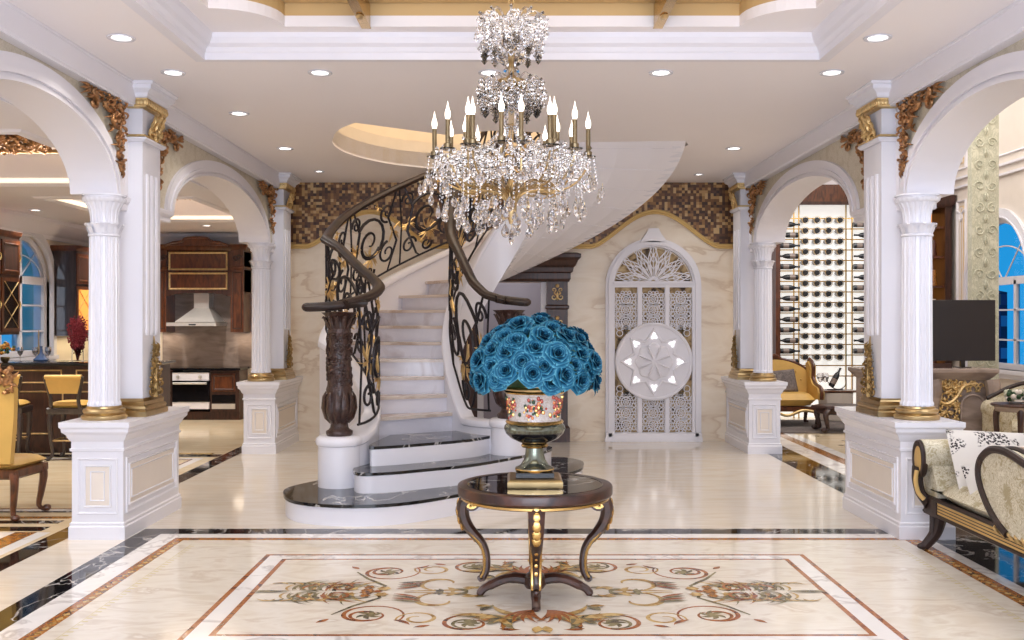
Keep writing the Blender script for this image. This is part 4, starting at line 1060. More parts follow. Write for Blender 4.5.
for (a, r, dz) in ca:
    a = R(a); x, y = r*cos(a), r*sin(a); zb = Zc(157)+dz
    arm = MB('brass'); ctrl = [(.02, Zc(205)), (.07, Zc(194)), (.17, Zc(190)), (.28, Zc(191)), (.38, Zc(184)), (.44, Zc(172)), (r, Zc(162)+dz)]
    arm.tube(crom([(min(q_, r)*cos(a), min(q_, r)*sin(a), z) for q_, z in ctrl], 5), .0065, 6)
    aa = a+.12
    arm.tube(crom([(.02*cos(a), .02*sin(a), Zc(200)), (.12*cos(aa), .12*sin(aa), Zc(186)), (.25*cos(aa), .25*sin(aa), Zc(184)), (.3*cos(aa), .3*sin(aa), Zc(192)), (.25*cos(aa), .25*sin(aa), Zc(196))], 5), .004, 5)
    arm = arm.build('arm', ch)
    c = MB('candlebrass'); c.T = Matrix.Translation((x, y, zb)); c.lathe([(.0135, 0), (.0135, .17), (0, .17)], seg=12)
    c.lathe([(.022, -.004), (.024, .03), (.016, .036)], seg=12); c.build('candle_tube', arm)
    c = MB('crystal'); c.T = Matrix.Translation((x, y, zb-.01)); c.lathe([(.012, 0), (.04, .006), (.048, .014), (.04, .012), (.012, .004)], seg=10); c.build('drip_pan', arm, smooth=False)
    c = MB('flame'); c.T = Matrix.Translation((x, y, zb+.17)); c.lathe([(.0, -.002), (.010, .0), (.0165, .022), (.0155, .042), (.009, .062), (.004, .082), (0, .108)], seg=12); c.build('bulb', arm)
def dropmesh():
    b = MB('crystal'); n = 8
    b.lathe([(0, -.062), (.012, -.056), (.02, -.044), (.021, -.034), (.016, -.02), (.007, -.006), (0, 0)], seg=n, sy=.55); b.m('brass'); b.tube([(0, 0, -.002), (0, 0, .012)], .0015, 4)
    return b
dm = dropmesh().build('crystal_drop', ch, smooth=False)
rd = random.Random(4); spots = []
for i in range(30): a = 2*PI*i/30; spots.append((.50+.05*(i % 2), a, Zc(176+10*(i % 2))+rd.uniform(-.02, .02), 1.3))
for i in range(30): a = 2*PI*(i+.4)/30; spots.append((.40+.04*(i % 2), a, Zc(203)+rd.uniform(-.03, .02), 1.35))
for i in range(26): a = 2*PI*i/26; spots.append((.27+.05*(i % 2), a, Zc(216)+rd.uniform(-.03, .03), 1.3))
for i in range(13): a = 2*PI*i/13; spots.append((.18, a, Zc(212)+rd.uniform(-.02, .03), 1.0))
spots.append((0, 0, Zc(228), 1.5))
for k, (r, a, z, sc) in enumerate(spots[:100]):
    o = dm if k == 0 else dm.copy()
    if k: COL.objects.link(o); o.parent = ch
    o.location = (r*cos(a), r*sin(a), z); o.rotation_euler = (0, 0, a+PI/2); o.scale = (sc, sc, sc*rd.uniform(.9, 1.15))
st_ = MB('crystal')
def bead(p, r):
    x, y, z = p; st_.add([(x+r, y, z), (x, y+r, z), (x-r, y, z), (x, y-r, z), (x, y, z+r*1.2), (x, y, z-r*1.2)], [(0, 1, 4), (1, 2, 4), (2, 3, 4), (3, 0, 4), (1, 0, 5), (2, 1, 5), (3, 2, 5), (0, 3, 5)])
def chain(r0, z0, r1, z1, a0, a1, sag, n, rb=.007):
    for i in range(n+1):
        t = i/n; a = a0+(a1-a0)*t; r = r0+(r1-r0)*t; bead((r*cos(a), r*sin(a), z0+(z1-z0)*t-sag*4*t*(1-t)), rb*rd.uniform(.8, 1.25))
for i in range(24):
    a = 2*PI*i/24
    chain(.46, Zc(160), .46, Zc(160), a, a+.5, .07, 12); chain(.36, Zc(158), .36, Zc(158), a, a+.6, .08, 10, .008)
    chain(.05, Zc(128), .45, Zc(160), a, a, .06, 22); chain(.26, Zc(165), .26, Zc(165), a, a+.7, .1, 10, .009)
    chain(.5, Zc(160), .52, Zc(183), a, a, 0, 6, .006); chain(.42, Zc(165), .43, Zc(200), a+.1, a+.1, 0, 9, .006)
    chain(.3, Zc(168), .3, Zc(212), a+.05, a+.05, 0, 10, .007)
for i in range(420):
    a = rd.uniform(0, 2*PI); r = .49*sqrt(rd.uniform(.05, 1)); z = Zc(rd.uniform(148, 186)); bead((r*cos(a), r*sin(a), z), rd.uniform(.009, .019))
for tier, (rad, zt, zb_) in enumerate(((.2, 12, 60), (.19, 78, 116))):
    for i in range(10):
        a = 2*PI*(i+.5)/10
        for q_ in range(34):                                   # a grape-like cluster hanging from each arm end
            t = rd.random(); zz = zt+6+(zb_-zt-6)*t; w_ = .052*sin(PI*min(1, .25+.8*t))
            bead((rad*.86*cos(a)+rd.uniform(-w_, w_), rad*.86*sin(a)+rd.uniform(-w_, w_), Zc(zz)), rd.uniform(.012, .022))
        for q_ in range(16):
            t = q_/15; r = .02+(rad-.02)*sin(t*PI/2); bead((r*cos(a), r*sin(a), Zc(zt+26-26*sin(t*PI*.55))-.02), .009)
    for i in range(120): a = rd.uniform(0, 6.28); r = rd.uniform(.03, .1); bead((r*cos(a), r*sin(a), Zc(rd.uniform(zt+2, zb_-4))), rd.uniform(.007, .013))
o = st_.build('crystal_beads', ch, smooth=False); o['kind'] = 'stuff'
for tier, (rad, zt) in enumerate(((.2, 13), (.19, 77))):
    for i in range(10):
        a = 2*PI*(i+.5)/10; g = MB('crystal')
        g.tube(crom([(.02*cos(a), .02*sin(a), Zc(zt+28)), (.08*cos(a), .08*sin(a), Zc(zt+6)), (.14*cos(a), .14*sin(a), Zc(zt)), (rad*cos(a), rad*sin(a), Zc(zt+7))], 5), .006, 6); g.build('scroll_arm', ch)
# ------------------------------------------------------------------ ceiling downlights
from mathutils.geometry import tessellate_polygon
for k, (u, v, lab) in enumerate(((121, 37, 'nearest on the left side of the ceiling'), (173, 72, 'second along the left side of the ceiling'), (239, 113, 'third along the left side of the ceiling'), (285, 148, 'on the left by the stair opening, nearest the back wall'),
        (320, 72, 'just beyond the recess, left of the chandelier'), (490, 72, 'directly behind the chandelier'), (661, 72, 'just beyond the recess, right of the chandelier'), (832, 72, 'beyond the recess, far right'),
        (878, 37, 'nearest on the right side of the ceiling'), (734, 148, 'small and far on the right near the mosaic wall'), (319, 171, 'small, over the left of the mosaic wall'), (699, 174, 'small, over the right of the mosaic wall'))):
    d = 1.99*996/(320-v); x = (u-512)*d/996; z = ZC
    t = thing('downlight', 'round recessed ceiling spotlight '+lab, 'downlight', (x, d, z), 0, 'recessed ceiling downlights')
    r = .085 if k < 10 else .06
    b = MB('white_gloss'); b.lathe([(r, 0), (r+.012, -.004), (r+.01, -.012), (r-.015, -.01), (r-.02, -.001)], seg=32); b.build('trim_ring', t)
    b = MB('lamp'); b.lathe([(0, -.003), (r-.02, -.003), (r-.02, -.001)], seg=24); b.build('lens', t)
    l = area('downlight_lamp', (x, d, z-.02), .1, 5, NEUT, spread=R(120)); l.data.shape = 'DISK'

for k, (x, y, lab) in enumerate(((-5.0, 11.95, 'between the two kitchen ceiling trays'), (-6.6, 11.9, 'left, between the two kitchen ceiling trays'), (-5.0, 16.3, 'before the cooker hood'), (-6.7, 14.0, 'near the arched kitchen window'), (-5.4, 7.6, 'over the dining end, nearest the camera'), (-6.4, 16.3, 'in the far left corner of the kitchen'))):
    t = thing('downlight', 'round recessed kitchen spotlight '+lab, 'downlight', (x, y, 3.3), 0, 'kitchen ceiling downlights')
    b = MB('white_gloss'); b.lathe([(.08, 0), (.092, -.004), (.09, -.012), (.065, -.01), (.06, -.001)], seg=24); b.build('trim_ring', t)
    b = MB('lamp'); b.lathe([(0, -.003), (.06, -.003), (.06, -.001)], seg=24); b.build('lens', t)
    l = area('downlight_lamp', (x, y, 3.27), .16, 30, NEUT, spread=R(120)); l.data.shape = 'DISK'
for loc, sz, sy_ in (((-5.35, 11.2, 3.42), .05, 2.4), ((-5.0, 15.3, 3.42), .05, 1.7)):
    area('tray_strip_lamp', loc, 2.2 if sy_ > 2 else 1.6, 22, WARM, (R(-115), 0, 0), .05)

def plate(mb, fn, outer, hs, t0, t1):
    """plate with holes; fn(a,b,t)->xyz"""
    loops = [outer]+hs; pts = [p for L in loops for p in L]; n = len(pts)
    tri = tessellate_polygon([[Vector((a, b_, 0)) for a, b_ in L] for L in loops])
    f = [(a, b_, c) for a, b_, c in tri]+[(c+n, b_+n, a+n) for a, b_, c in tri]; k = 0
    for L in loops:
        for i in range(len(L)): j = (i+1) % len(L); f.append((k+i, k+j, k+n+j, k+n+i))
        k += len(L)
    mb.add([fn(a, b_, t0) for a, b_ in pts]+[fn(a, b_, t1) for a, b_ in pts], f)
def archpoly(c, hw, z0, zs, rise, o=0, n=24): return [(c-hw+o, z0+o)]+[(c-(hw-o)*cos(PI*i/n), zs+(rise-o)*sin(PI*i/n)) for i in range(n+1)]+[(c+hw-o, z0+o)]
def arched_window(name, X, s, c, hw, z0, zs, rise, mull):
    """window in a side wall at x = X; s is +1 when the room lies towards +x"""
    t = wthing(name, 'w', 'w', (X, c, z0)); del t['label']; del t['category']; struct(t)
    b = MB('white_gloss'); P = lambda a, z, h: (X+s*h, a, z)
    for o0, o1, h0, h1 in ((-.14, -.02, 0, .05), (-.02, .0, -.12, .07), (0, .09, -.12, -.04)):
        A, B = archpoly(c, hw, z0, zs, rise, o0), archpoly(c, hw, z0, zs, rise, o1)
        a0 = [P(u, v, h0) for u, v in A]; a1 = [P(u, v, h1) for u, v in A]; b1 = [P(u, v, h1) for u, v in B]; b0 = [P(u, v, h0) for u, v in B]
        for Q, W in ((a0, a1), (a1, b1), (b1, b0)): b.strip(Q+[Q[0]], W+[W[0]])
    xs_ = sorted((X-s*.12, X-s*.05))
    b.box(*xs_, c-hw+.02, c+hw-.02, zs-.06, zs+.06)
    for m in mull: b.box(*xs_, c+m-.035, c+m+.035, z0, zs+(rise if abs(m) < .05 else 0))
    for z in (z0+(zs-z0)*.33, z0+(zs-z0)*.67): b.box(*xs_, c-hw+.02, c+hw-.02, z-.012, z+.012)
    for m in (-1, 1):
        b.tube([(X-s*.08, c+m*(hw-.1)*sin(q_), zs+(rise*.55)*cos(q_)) for q_ in [i*PI/2/12 for i in range(13)]], .012, 6)
        b.tube([(X-s*.08, c+m*.05, zs+.05), (X-s*.08, c+m*hw*.68, zs+rise*.68)], .012, 6)
    b.box(*sorted((X-s*.1, X+s*.1)), c-hw-.12, c+hw+.12, z0-.06, z0)
    b.build('window_frame', t, sharp=30)
    g = MB('glass'); g.add([P(u, v, -.09) for u, v in archpoly(c, hw, z0, zs, rise, .03)], [list(range(27))]); g.build('pane', t, smooth=False)

# ------------------------------------------------------------------ kitchen and dining room shell
KX, KB, KZ = -7.25, 18.0, 3.3
b = MB('plaster')
plate(b, lambda a, z, t: (t, a, z), [(-2.5, 0), (KB, 0), (KB, 3.9), (-2.5, 3.9)], [archpoly(14.8, .8, 1.2, 2.35, .68)[::-1]], KX-.25, KX)
struct(b.build('wall_kitchen_side', smooth=False))
b = MB('plaster'); b.box(KX, -WB, KB, KB+.2, 0, 3.9); struct(b.build('wall_kitchen_back', smooth=False))
b = MB('white')
plate(b, lambda a, y, t: (a, y, t), [(KX, -2.5), (-WB, -2.5), (-WB, KB), (KX, KB)], [[(-6.6, 8.2), (-4.1, 8.2), (-4.1, 11.3), (-6.6, 11.3)], [(-5.9, 12.6), (-4.1, 12.6), (-4.1, 15.4), (-5.9, 15.4)]], KZ, KZ+.1)
b.box(KX, -WB, -2.5, KB, 3.75, 3.8)
for x0, x1, y0, y1 in ((-6.6, -4.1, 8.2, 11.3), (-5.9, -4.1, 12.6, 15.4)):
    for (A, B_) in (((0, KZ), (-.04, KZ-.03)), ((-.04, KZ-.03), (-.1, KZ-.02)), ((-.1, KZ-.02), (-.12, KZ))):
        r0_ = [(x0+A[0], y0+A[0], A[1]), (x1-A[0], y0+A[0], A[1]), (x1-A[0], y1-A[0], A[1]), (x0+A[0], y1-A[0], A[1])]
        r1_ = [(x0+B_[0], y0+B_[0], B_[1]), (x1-B_[0], y0+B_[0], B_[1]), (x1-B_[0], y1-B_[0], B_[1]), (x0+B_[0], y1-B_[0], B_[1])]
        for i in range(4): b.add([r0_[i], r0_[(i+1) % 4], r1_[(i+1) % 4], r1_[i]], [(0, 1, 2, 3)])
for x0, x1, y0, y1 in ((-6.6, -4.1, 8.2, 11.3), (-5.9, -4.1, 12.6, 15.4)):
    for c_ in ((x0, x0-.03, y0, y1), (x1, x1+.03, y0, y1), (x0, x1, y0, y0-.03), (x0, x1, y1, y1+.03)): b.box(c_[0], c_[1], c_[2], c_[3], KZ+.1, 3.75)
struct(b.build('ceiling', smooth=False))
b = MB('white')
for y0, y1 in ((KB-.01, KB),):
    p = [(0, 3.0), (.04, 3.0), (.05, 3.06), (.1, 3.1), (.16, 3.2), (.2, 3.24), (.2, 3.3), (0, 3.3)]
    b.add([(x, KB-u, z) for x in (KX, -WB) for u, z in p], [(i, (i+1) % 8, 8+(i+1) % 8, 8+i) for i in range(8)])
    b.add([(KX+u, y, z) for y in (-2.5, KB) for u, z in p], [(i, (i+1) % 8, 8+(i+1) % 8, 8+i) for i in range(8)])
struct(b.build('trim_11'))
for (x0, x1, y0, y1), lab in (((-6.6, -4.1, 8.2, 11.3), 'over the dining end'), ((-5.9, -4.1, 12.6, 15.4), 'over the kitchen end')):
    t = wthing('ceiling_cove', 'recessed ceiling tray with glowing strip and gilded border '+lab, 'ceiling cove', ((x0+x1)/2, (y0+y1)/2, KZ), 0, 'kitchen ceiling trays')
    c = MB('cove')
    c.box(x0, x1, y1-.02, y1, KZ+.01, KZ+.055); c.box(x0, x0+.02, y0, y1, KZ+.01, KZ+.055); c.build('light_strip', t)
    g = MB('ogold'); zt = 3.6; rd = random.Random(9)
    for i in range(330):
        x = x0+.1+(x1-x0-.2)*rd.random(); y = y1-.95+rd.uniform(-.5, .5)
        a = rd.uniform(0, 6.28); g.tube([(x, y, zt), (x+.06*cos(a), y+.06*sin(a), zt-.03), (x+.12*cos(a+.8), y+.12*sin(a+.8), zt-.01)], [.012, .026, .005], 6)
    g.m('goldtrim'); g.box(x0+.05, x1-.05, y1-.4, y1-.37, zt-.02, zt+.04); g.box(x0+.05, x1-.05, y1-1.55, y1-1.52, zt-.02, zt+.04)
    g.m('walnut'); g.box(x0+.05, x1-.05, y1-1.53, y1-.38, zt+.01, zt+.05)
    g.build('gilded_border', t)
arched_window('window_1', KX, 1, 14.8, .8, 1.2, 2.35, .68, (0,))

# kitchen back run, seen through the far left arch
def X17(u): return (u-512)*17.6/996
def Z17(v): return 1.75-(v-320)*17.6/996
def door_panel(name, par, x0, x1, y, z0, z1, mats=('walnut', 'lgold'), fr=.05, d=.02):
    b = MB(mats[0]); b.box(x0, x1, y-d, y, z0, z1)
    frame_panel(b, lambda u, v, h: (u, y-d-h, v), x0+fr, x1-fr, z0+fr, z1-fr, .035, .012, mats[1])
    return b.build(name, par, sharp=20)
t = wthing('range_surround', 'carved dark wood upper kitchen unit with arched crest and two gold framed panels', 'cabinet', (X17(205), 17.8, Z17(290)))
b = MB('walnut'); x0, x1 = X17(160), X17(245)
b.box(x0, x1, 17.55, KB, Z17(292), Z17(247)); b.stack(x0, x1, 17.55, KB-.01, [(0, Z17(252)), (.03, Z17(250)), (.05, Z17(247)), (.06, Z17(245)), (.0, Z17(244))])
pts = [(X17(168), Z17(246)), (X17(176), Z17(243)), (X17(185), Z17(242)), (X17(187), Z17(239.5))]+[(X17(199-12*cos(PI*i/8)), Z17(239.5-1.5*sin(PI*i/8))) for i in range(9)]+[(X17(211), Z17(239.5)), (X17(213), Z17(242)), (X17(222), Z17(243)), (X17(230), Z17(246))]
b.prism(pts, lambda a, c, u: (a, u, c), 17.45, 17.7)
b.tube([(p[0], 17.45, p[1]) for p in pts], .022, 8); b.build('cornice', t, sharp=30)
for (u0, u1, n_) in ((160, 168, 0), (232, 245, 1)):
    b = MB('walnut'); b.box(X17(u0), X17(u1), 17.5, KB, Z17(332), Z17(250)); b.stack(X17(u0), X17(u1), 17.5, KB-.01, [(0, Z17(270)), (.02, Z17(269)), (.02, Z17(267)), (0, Z17(266))])
    frame_panel(b, lambda u, v, h: (u, 17.5-h, v), X17(u0)+.03, X17(u1)-.03, Z17(329), Z17(272), .02, .01, 'wood'); b.m('carved')
    fn = lambda u, v, h: (X17((u0+u1)/2)+u, 17.5-h, v)
    for m in (-1, 1): curl(b, (m*.03, Z17(258)), .05, 0, 1.2, .02, .008, fn, m, .0)
    b.build('side_post', t, sharp=30)
for v0, v1 in ((252, 270.5), (272.5, 290)): door_panel('panel', t, X17(170), X17(229), 17.53, Z17(v1), Z17(v0), ('walnut', 'lgold'), .0)
b = MB('wood'); pts = [(X17(168), Z17(290)), (X17(232), Z17(290)), (X17(232), Z17(296))]+[(X17(200+28*cos(PI*i/10)), Z17(296-3*sin(PI*i/10))) for i in range(11)]+[(X17(168), Z17(296))]
b.prism(pts, lambda a, c, u: (a, u, c), 17.5, 17.56); b.build('valance', t)
t = wthing('range_hood', 'tapered stainless steel cooker hood with square chimney', 'range hood', (X17(199), 17.7, Z17(327)))
def taperbox(b, x0, x1, y0, y1, z0, X0, X1, Y0, Y1, z1):
    v = [(x0, y0, z0), (x1, y0, z0), (x1, y1, z0), (x0, y1, z0), (X0, Y0, z1), (X1, Y0, z1), (X1, Y1, z1), (X0, Y1, z1)]
    b.add(v, [(3, 2, 1, 0), (4, 5, 6, 7), (0, 1, 5, 4), (1, 2, 6, 5), (2, 3, 7, 6), (3, 0, 4, 7)])
b = MB('steel'); b.box(X17(192), X17(207), 17.7, KB-.01, Z17(309), Z17(293)); b.build('chimney', t)
b = MB('steel'); taperbox(b, X17(179), X17(219), 17.35, KB-.01, Z17(322), X17(192), X17(207), 17.7, KB-.01, Z17(308)); b.build('canopy', t)
b = MB('steel'); b.box(X17(172), X17(221), 17.3, KB-.01, Z17(326), Z17(322.5)); b.m('blackglass'); b.box(X17(194), X17(201), 17.295, 17.3, Z17(325), Z17(324)); b.build('control_bar', t)
area('hood_lamp', (X17(165), 17.75, Z17(333)), .3, 2.2, WARM); area('hood_lamp', (X17(240), 17.75, Z17(333)), .3, 2.2, WARM)
b = MB('greystone'); b.box(X17(155), X17(246), KB-.03, KB-.005, Z17(369), Z17(293)); tag(b.build('backsplash'), 'grey brown veined stone splashback behind the cooker hood', 'backsplash')
b = MB('greystone'); b.m('blackglass'); b.box(X17(155), X17(244), 17.35, KB-.03, Z17(369.5), Z17(367.5)); tag(b.build('worktop'), 'dark thin kitchen worktop under the grey stone splashback', 'worktop')
t = wthing('base_cabinet', 'dark wood base cabinets on both sides of the white fronted oven', 'cabinet', (X17(199), 17.7, 0))
b = MB('wood'); b.box(X17(155), X17(242), 17.45, KB-.03, 0.0, Z17(411)); b.build('plinth', t); b = MB('wood'); b.box(X17(155), X17(176), 17.42, KB-.03, Z17(411), Z17(370)); b.build('body', t); b = MB('wood'); b.box(X17(213), X17(242), 17.42, KB-.03, Z17(411), Z17(370)); b.build('body', t)
for u0, u1, v0, v1 in ((157, 174, 373, 391), (157, 174, 394, 408), (215, 238, 373, 391)): door_panel('drawer', t, X17(u0), X17(u1), 17.42, Z17(v1), Z17(v0), ('walnut', 'wood'), .02)
b = MB('blackglass'); b.box(X17(215), X17(238), 17.41, 17.42, Z17(402), Z17(394)); b.build('niche', t); b = MB('steel'); b.box(X17(215), X17(238), 17.4, 17.42, Z17(408), Z17(403)); b.build('niche_front', t)
t = wthing('oven', 'built-in oven with white control panel and dark glass door', 'oven', (X17(195), 17.4, Z17(408)))
b = MB('white_gloss'); b.box(X17(176.5), X17(212.5), 17.38, KB-.1, Z17(380), Z17(372)); b.box(X17(176.5), X17(212.5), 17.38, KB-.1, Z17(408), Z17(401)); b.build('body', t)
b = MB('blackglass'); b.box(X17(176.5), X17(212.5), 17.37, 17.5, Z17(401), Z17(380.3)); b.build('door', t)
b = MB('steel'); b.tube([(X17(178), 17.33, Z17(382.5)), (X17(211), 17.33, Z17(382.5))], .02, 8); b.build('handle', t)
for u in (182, 204): 
    b = MB('steel'); b.T = Matrix.Translation((X17(u), 17.38, Z17(376))) @ Matrix.Rotation(R(90), 4, 'X'); b.lathe([(.03, 0), (.028, .03), (0, .032)], seg=16); b.T = None; b.build('knob', t)

# cabinets on the side wall
def wallcab(lab, y0, y1, z0, z1, kind):
    t = wthing('wall_cabinet', lab, 'cabinet', (KX+.2, (y0+y1)/2, z0), 0); F = KX+.39
    b = MB('woodg' if kind == 2 else 'wood'); b.box(KX+.005, F, y0, y1, z0, z1); b.m('walnut'); b.stack(KX+.01, F, y0, y1, [(0, z1-.08), (.02, z1-.05), (.03, z1), (.0, z1+.01)]); b.build('body', t, sharp=20)
    n = 3; w_ = (y1-y0)/n
    for k in range(n):
        a, c = y0+k*w_+.02, y0+(k+1)*w_-.02
        for v0, v1 in ((z0+.04, z0+(z1-z0)*.55), (z0+(z1-z0)*.58, z1-.12)):
            glassy = (kind == 1 and k == n-1 and v0 < z0+.1) or (kind == 2 and v0 < z0+.1)
            p = MB('walnut'); p.box(F, F+.02, a, c, v0, v1)
            p.m('amber' if kind == 2 and glassy else ('blackglass' if glassy else 'wood')); p.box(F+.02, F+.022, a+.05, c-.05, v0+.05, v1-.05)
            if glassy:
                p.m('lgold'); yc = (a+c)/2; zc_ = (v0+v1)/2; hh = (v1-v0)/2-.05; hw_ = (c-a)/2-.05
                for z_ in (-.5, .5):
                    for m in (-1, 1): p.tube([(F+.026, yc+m*hw_, zc_+z_*hh-hh/2), (F+.026, yc, zc_+z_*hh), (F+.026, yc+m*hw_, zc_+z_*hh+hh/2)], .006, 4)
            else: frame_panel(p, lambda u, v, h: (F+.02+h, u, v), a+.04, c-.04, v0+.04, v1-.04, .03, .012, 'walnut')
            dd = p.build('door', t, sharp=20)
            h = MB('gold'); h.tube([(F+.03, c-.03, (v0+v1)/2-.05), (F+.045, c-.03, (v0+v1)/2), (F+.03, c-.03, (v0+v1)/2+.05)], .008, 6); h.build('handle', dd)
    return t
wallcab('dark wood wall cabinet left of the arched kitchen window', 12.3, 13.86, 1.55, 2.96, 1)
t = wallcab('tall dark wall cabinet with amber lit glass door, right of the kitchen window', 15.65, 17.3, 1.5, 2.92, 2)
b = MB('plaster'); area('under_cabinet_lamp', (KX+.25, 16.4, 1.47), .2, 6, (1, .8, .5), sy=1.4)
b = MB('wood'); b.box(KX+.01, KX+.6, 13.8, 17.3, 0, .88); b.m('blackglass'); b.box(KX+.01, KX+.62, 13.8, 17.3, .88, .92); tag(b.build('side_counter'), 'dark low counter under the arched kitchen window', 'counter')
# wine rack in front of first cabinet
# island
t = wthing('kitchen_island', 'dark wood kitchen bar counter with thin gold inlay lines', 'kitchen island', (-5.95, 13.35, 0))
b = MB('wood'); b.box(-7.2, -4.72, 13.05, 13.75, .08, 1.15); b.box(-7.2, -4.76, 13.1, 13.7, 0, .08); b.build('body', t)
b = MB('blackglass'); b.stack(-7.19, -4.7, 13.0, 13.8, [(.02, 1.15), (.03, 1.16), (.03, 1.185), (.02, 1.19)]); b.build('worktop', t)
for x0, x1, z0, z1 in ((-6.6, -5.9, .92, 1.1), (-5.72, -4.85, .92, 1.1), (-6.5, -6.05, .25, .82), (-5.95+.05, -5.5, .25, .82), (-5.3, -4.9, .25, .82), (-7.1, -6.7, .25, .82)):
    b = MB('wood'); frame_panel(b, lambda u, v, h: (u, 13.05-h, v), x0, x1, z0, z1, .02, .008, 'lgold'); b.build('inlaid_panel', t)

def leg_cab(b, x, y, z0, z1, dx, dy, r=.03, r1=.016):
    p = crom([(x, y, z1), (x+dx*.5, y+dy*.5, z1-(z1-z0)*.15), (x+dx*.3, y+dy*.3, z0+(z1-z0)*.45), (x+dx*.1, y+dy*.1, z0+(z1-z0)*.15), (x+dx*.7, y+dy*.7, z0+.015)], 4); n = len(p)
    b.tube(p, [r*1.25-(r*1.25-r1)*min(1, i/n*1.15) for i in range(n)], 8); b.ball((x+dx*.8, y+dy*.8, z0+r*.9), r, 8, 6, (1.1, 1.1, .9))
def cushion(b, x0, x1, y0, y1, z0, z1, n=10, p=4, crown=.35):
    v = []; f = []
    for s_ in (1, -1):
        for j in range(n+1):
            for i in range(n+1):
                u, w_ = i/n*2-1, j/n*2-1; m = (1-abs(u)**p)*(1-abs(w_)**p); h = m**crown if m > 0 else 0
                v.append(((x0+x1)/2+u*(x1-x0)/2, (y0+y1)/2+w_*(y1-y0)/2, (z0+z1)/2+s_*h*(z1-z0)/2))
    N_ = (n+1)**2
    for j in range(n):
        for i in range(n):
            q_ = j*(n+1)+i; f.append((q_, q_+1, q_+n+2, q_+n+1)); f.append((N_+q_, N_+q_+n+1, N_+q_+n+2, N_+q_+1))
    b.add(v, f); return b
def bar_stool():
    t = thing('bar_stool', 'dark carved bar stool with mustard back pad, in full view at the island', 'bar stool', (0, 0, 0), 0, 'bar stools at the island')
    b = MB('yellow'); cushion(b, -.21, .21, -.2, .2, .64, .74); b.build('seat', t)
    b = MB('woodg'); b.stack(-.2, .2, -.19, .19, [(.02, .58), (.03, .6), (.03, .65), (.02, .66)]); b.build('seat_frame', t)
    b = MB('yellow'); pts = [(-.225, 1.05), (.225, 1.05), (.215, .99), (.17, .84), (-.17, .84), (-.215, .99)]
    b.prism(pts, lambda a, c, u: (a, u-.1*(c-.84)*.6, c), -.26, -.2); b.tube([(-.225, -.26, 1.045), (.225, -.26, 1.045)], .03, 10); b.build('backrest', t, sharp=50)
    for sx in (-1, 1):
        b = MB('woodg'); b.tube(crom([(sx*.19, -.19, .6), (sx*.17, -.22, .75), (sx*.2, -.235, .9), (sx*.235, -.26, 1.05)], 4), .022, 8, 1); b.build('back_post', t)
        for sy in (-1, 1):
            b = MB('woodg'); leg_cab(b, sx*.17, sy*.16, 0, .6, sx*.06, sy*.05, .032, .016); b.build('leg', t)
    b = MB('lgold'); b.tube([(-.18, -.18, .25), (.18, -.18, .25), (.18, .18, .25), (-.18, .18, .25), (-.18, -.18, .25)], .009, 6); b.build('foot_rail', t); return t
stl = bar_stool(); stl.location = (-5.54, 12.55, 0)
dup(stl, ((8-512)*12.6/996, 12.6, 0), .15, 'dark carved bar stool with mustard seat, partly behind the dining chair')
dup(stl, ((126-512)*12.5/996, 12.5, 0), -.1, 'dark carved bar stool with mustard seat, mostly hidden by the left column')

# things on the island
def goblet(x, y, z, sc, lab, grp='glasses on the bar counter'):
    b = MB('glass'); b.m('crystal'); b.lathe([(.03*sc, 0), (.03*sc, .004), (.004, .01), (.004, .08*sc), (.03*sc, .11*sc), (.04*sc, .15*sc), (.034*sc, .2*sc), (.031*sc, .2*sc), (.036*sc, .15*sc), (.0, .1*sc)], seg=20)
    o = b.build('wine_glass'); o.location = (x, y, z); return tag(o, lab, 'glass', grp)
gl = [(20, 'clear wine glass on the bar, leftmost near the orange flowers'), (35, 'clear wine glass on the bar in front of the window, left of the blue decanter'), (48, 'clear wine glass on the bar, right of the blue decanter')]
for u, lab in gl: goblet((u-512)*13.3/996, 13.3, 1.19, 1.0, lab)
b = MB('teal'); b.mats = ['decanter'] ; M['decanter'] = plain('blue_glass', (70, 92, 130), .15)
b.lathe([(.0, 0), (.09, .004), (.1, .03), (.05, .08), (.02, .12), (.016, .2), (.02, .21), (0, .21)], seg=24); o = b.build('decanter'); o.location = ((41-512)*13.35/996, 13.35, 1.19); tag(o, 'wide blue glass decanter on the bar counter before the window', 'decanter')
b = MB('brass'); b.lathe([(.05, 0), (.04, .01), (.01, .03), (.012, .1), (.008, .3), (.012, .36), (.004, .42), (0, .42)], seg=16); o = b.build('candlestick'); o.location = ((38.5-512)*13.5/996, 13.5, 1.19); tag(o, 'slim dark candlestick on the bar counter, tallest there', 'candlestick')
t = thing('flower_vase', 'clear glass vase of dried red stems on the bar counter', 'vase', ((77.5-512)*13.4/996, 13.4, 1.19))
b = MB('glass'); b.lathe([(.0, 0), (.07, 0), (.075, .02), (.072, .2), (.075, .21), (.068, .2), (.07, .02), (0, .01)], seg=24); b.build('glass_body', t)
b = MB('redstem'); rd = random.Random(8)
for i in range(260):
    a = rd.uniform(0, 6.28); r = rd.uniform(.02, .18)**1; h = rd.uniform(.3, .62)*(1-.6*(r/.18)**4); r2 = r*min(1, (h-.1)/.35)
    b.tube([(.01*cos(a), .01*sin(a), .02), (r2*.4*cos(a), r2*.4*sin(a), h*.55), (r2*cos(a), r2*sin(a), h)], [.003, .003, .002], 4)
    for q_ in range(3): b.ball((r2*cos(a)+rd.uniform(-.02, .02), r2*sin(a)+rd.uniform(-.02, .02), h-.03*q_), .011, 5, 4)
b.build('dried_stems', t)
t = thing('flower_bowl', 'small orange and yellow flower arrangement at the left end of the bar', 'flowers', ((5-512)*13.2/996, 13.2, 1.19))
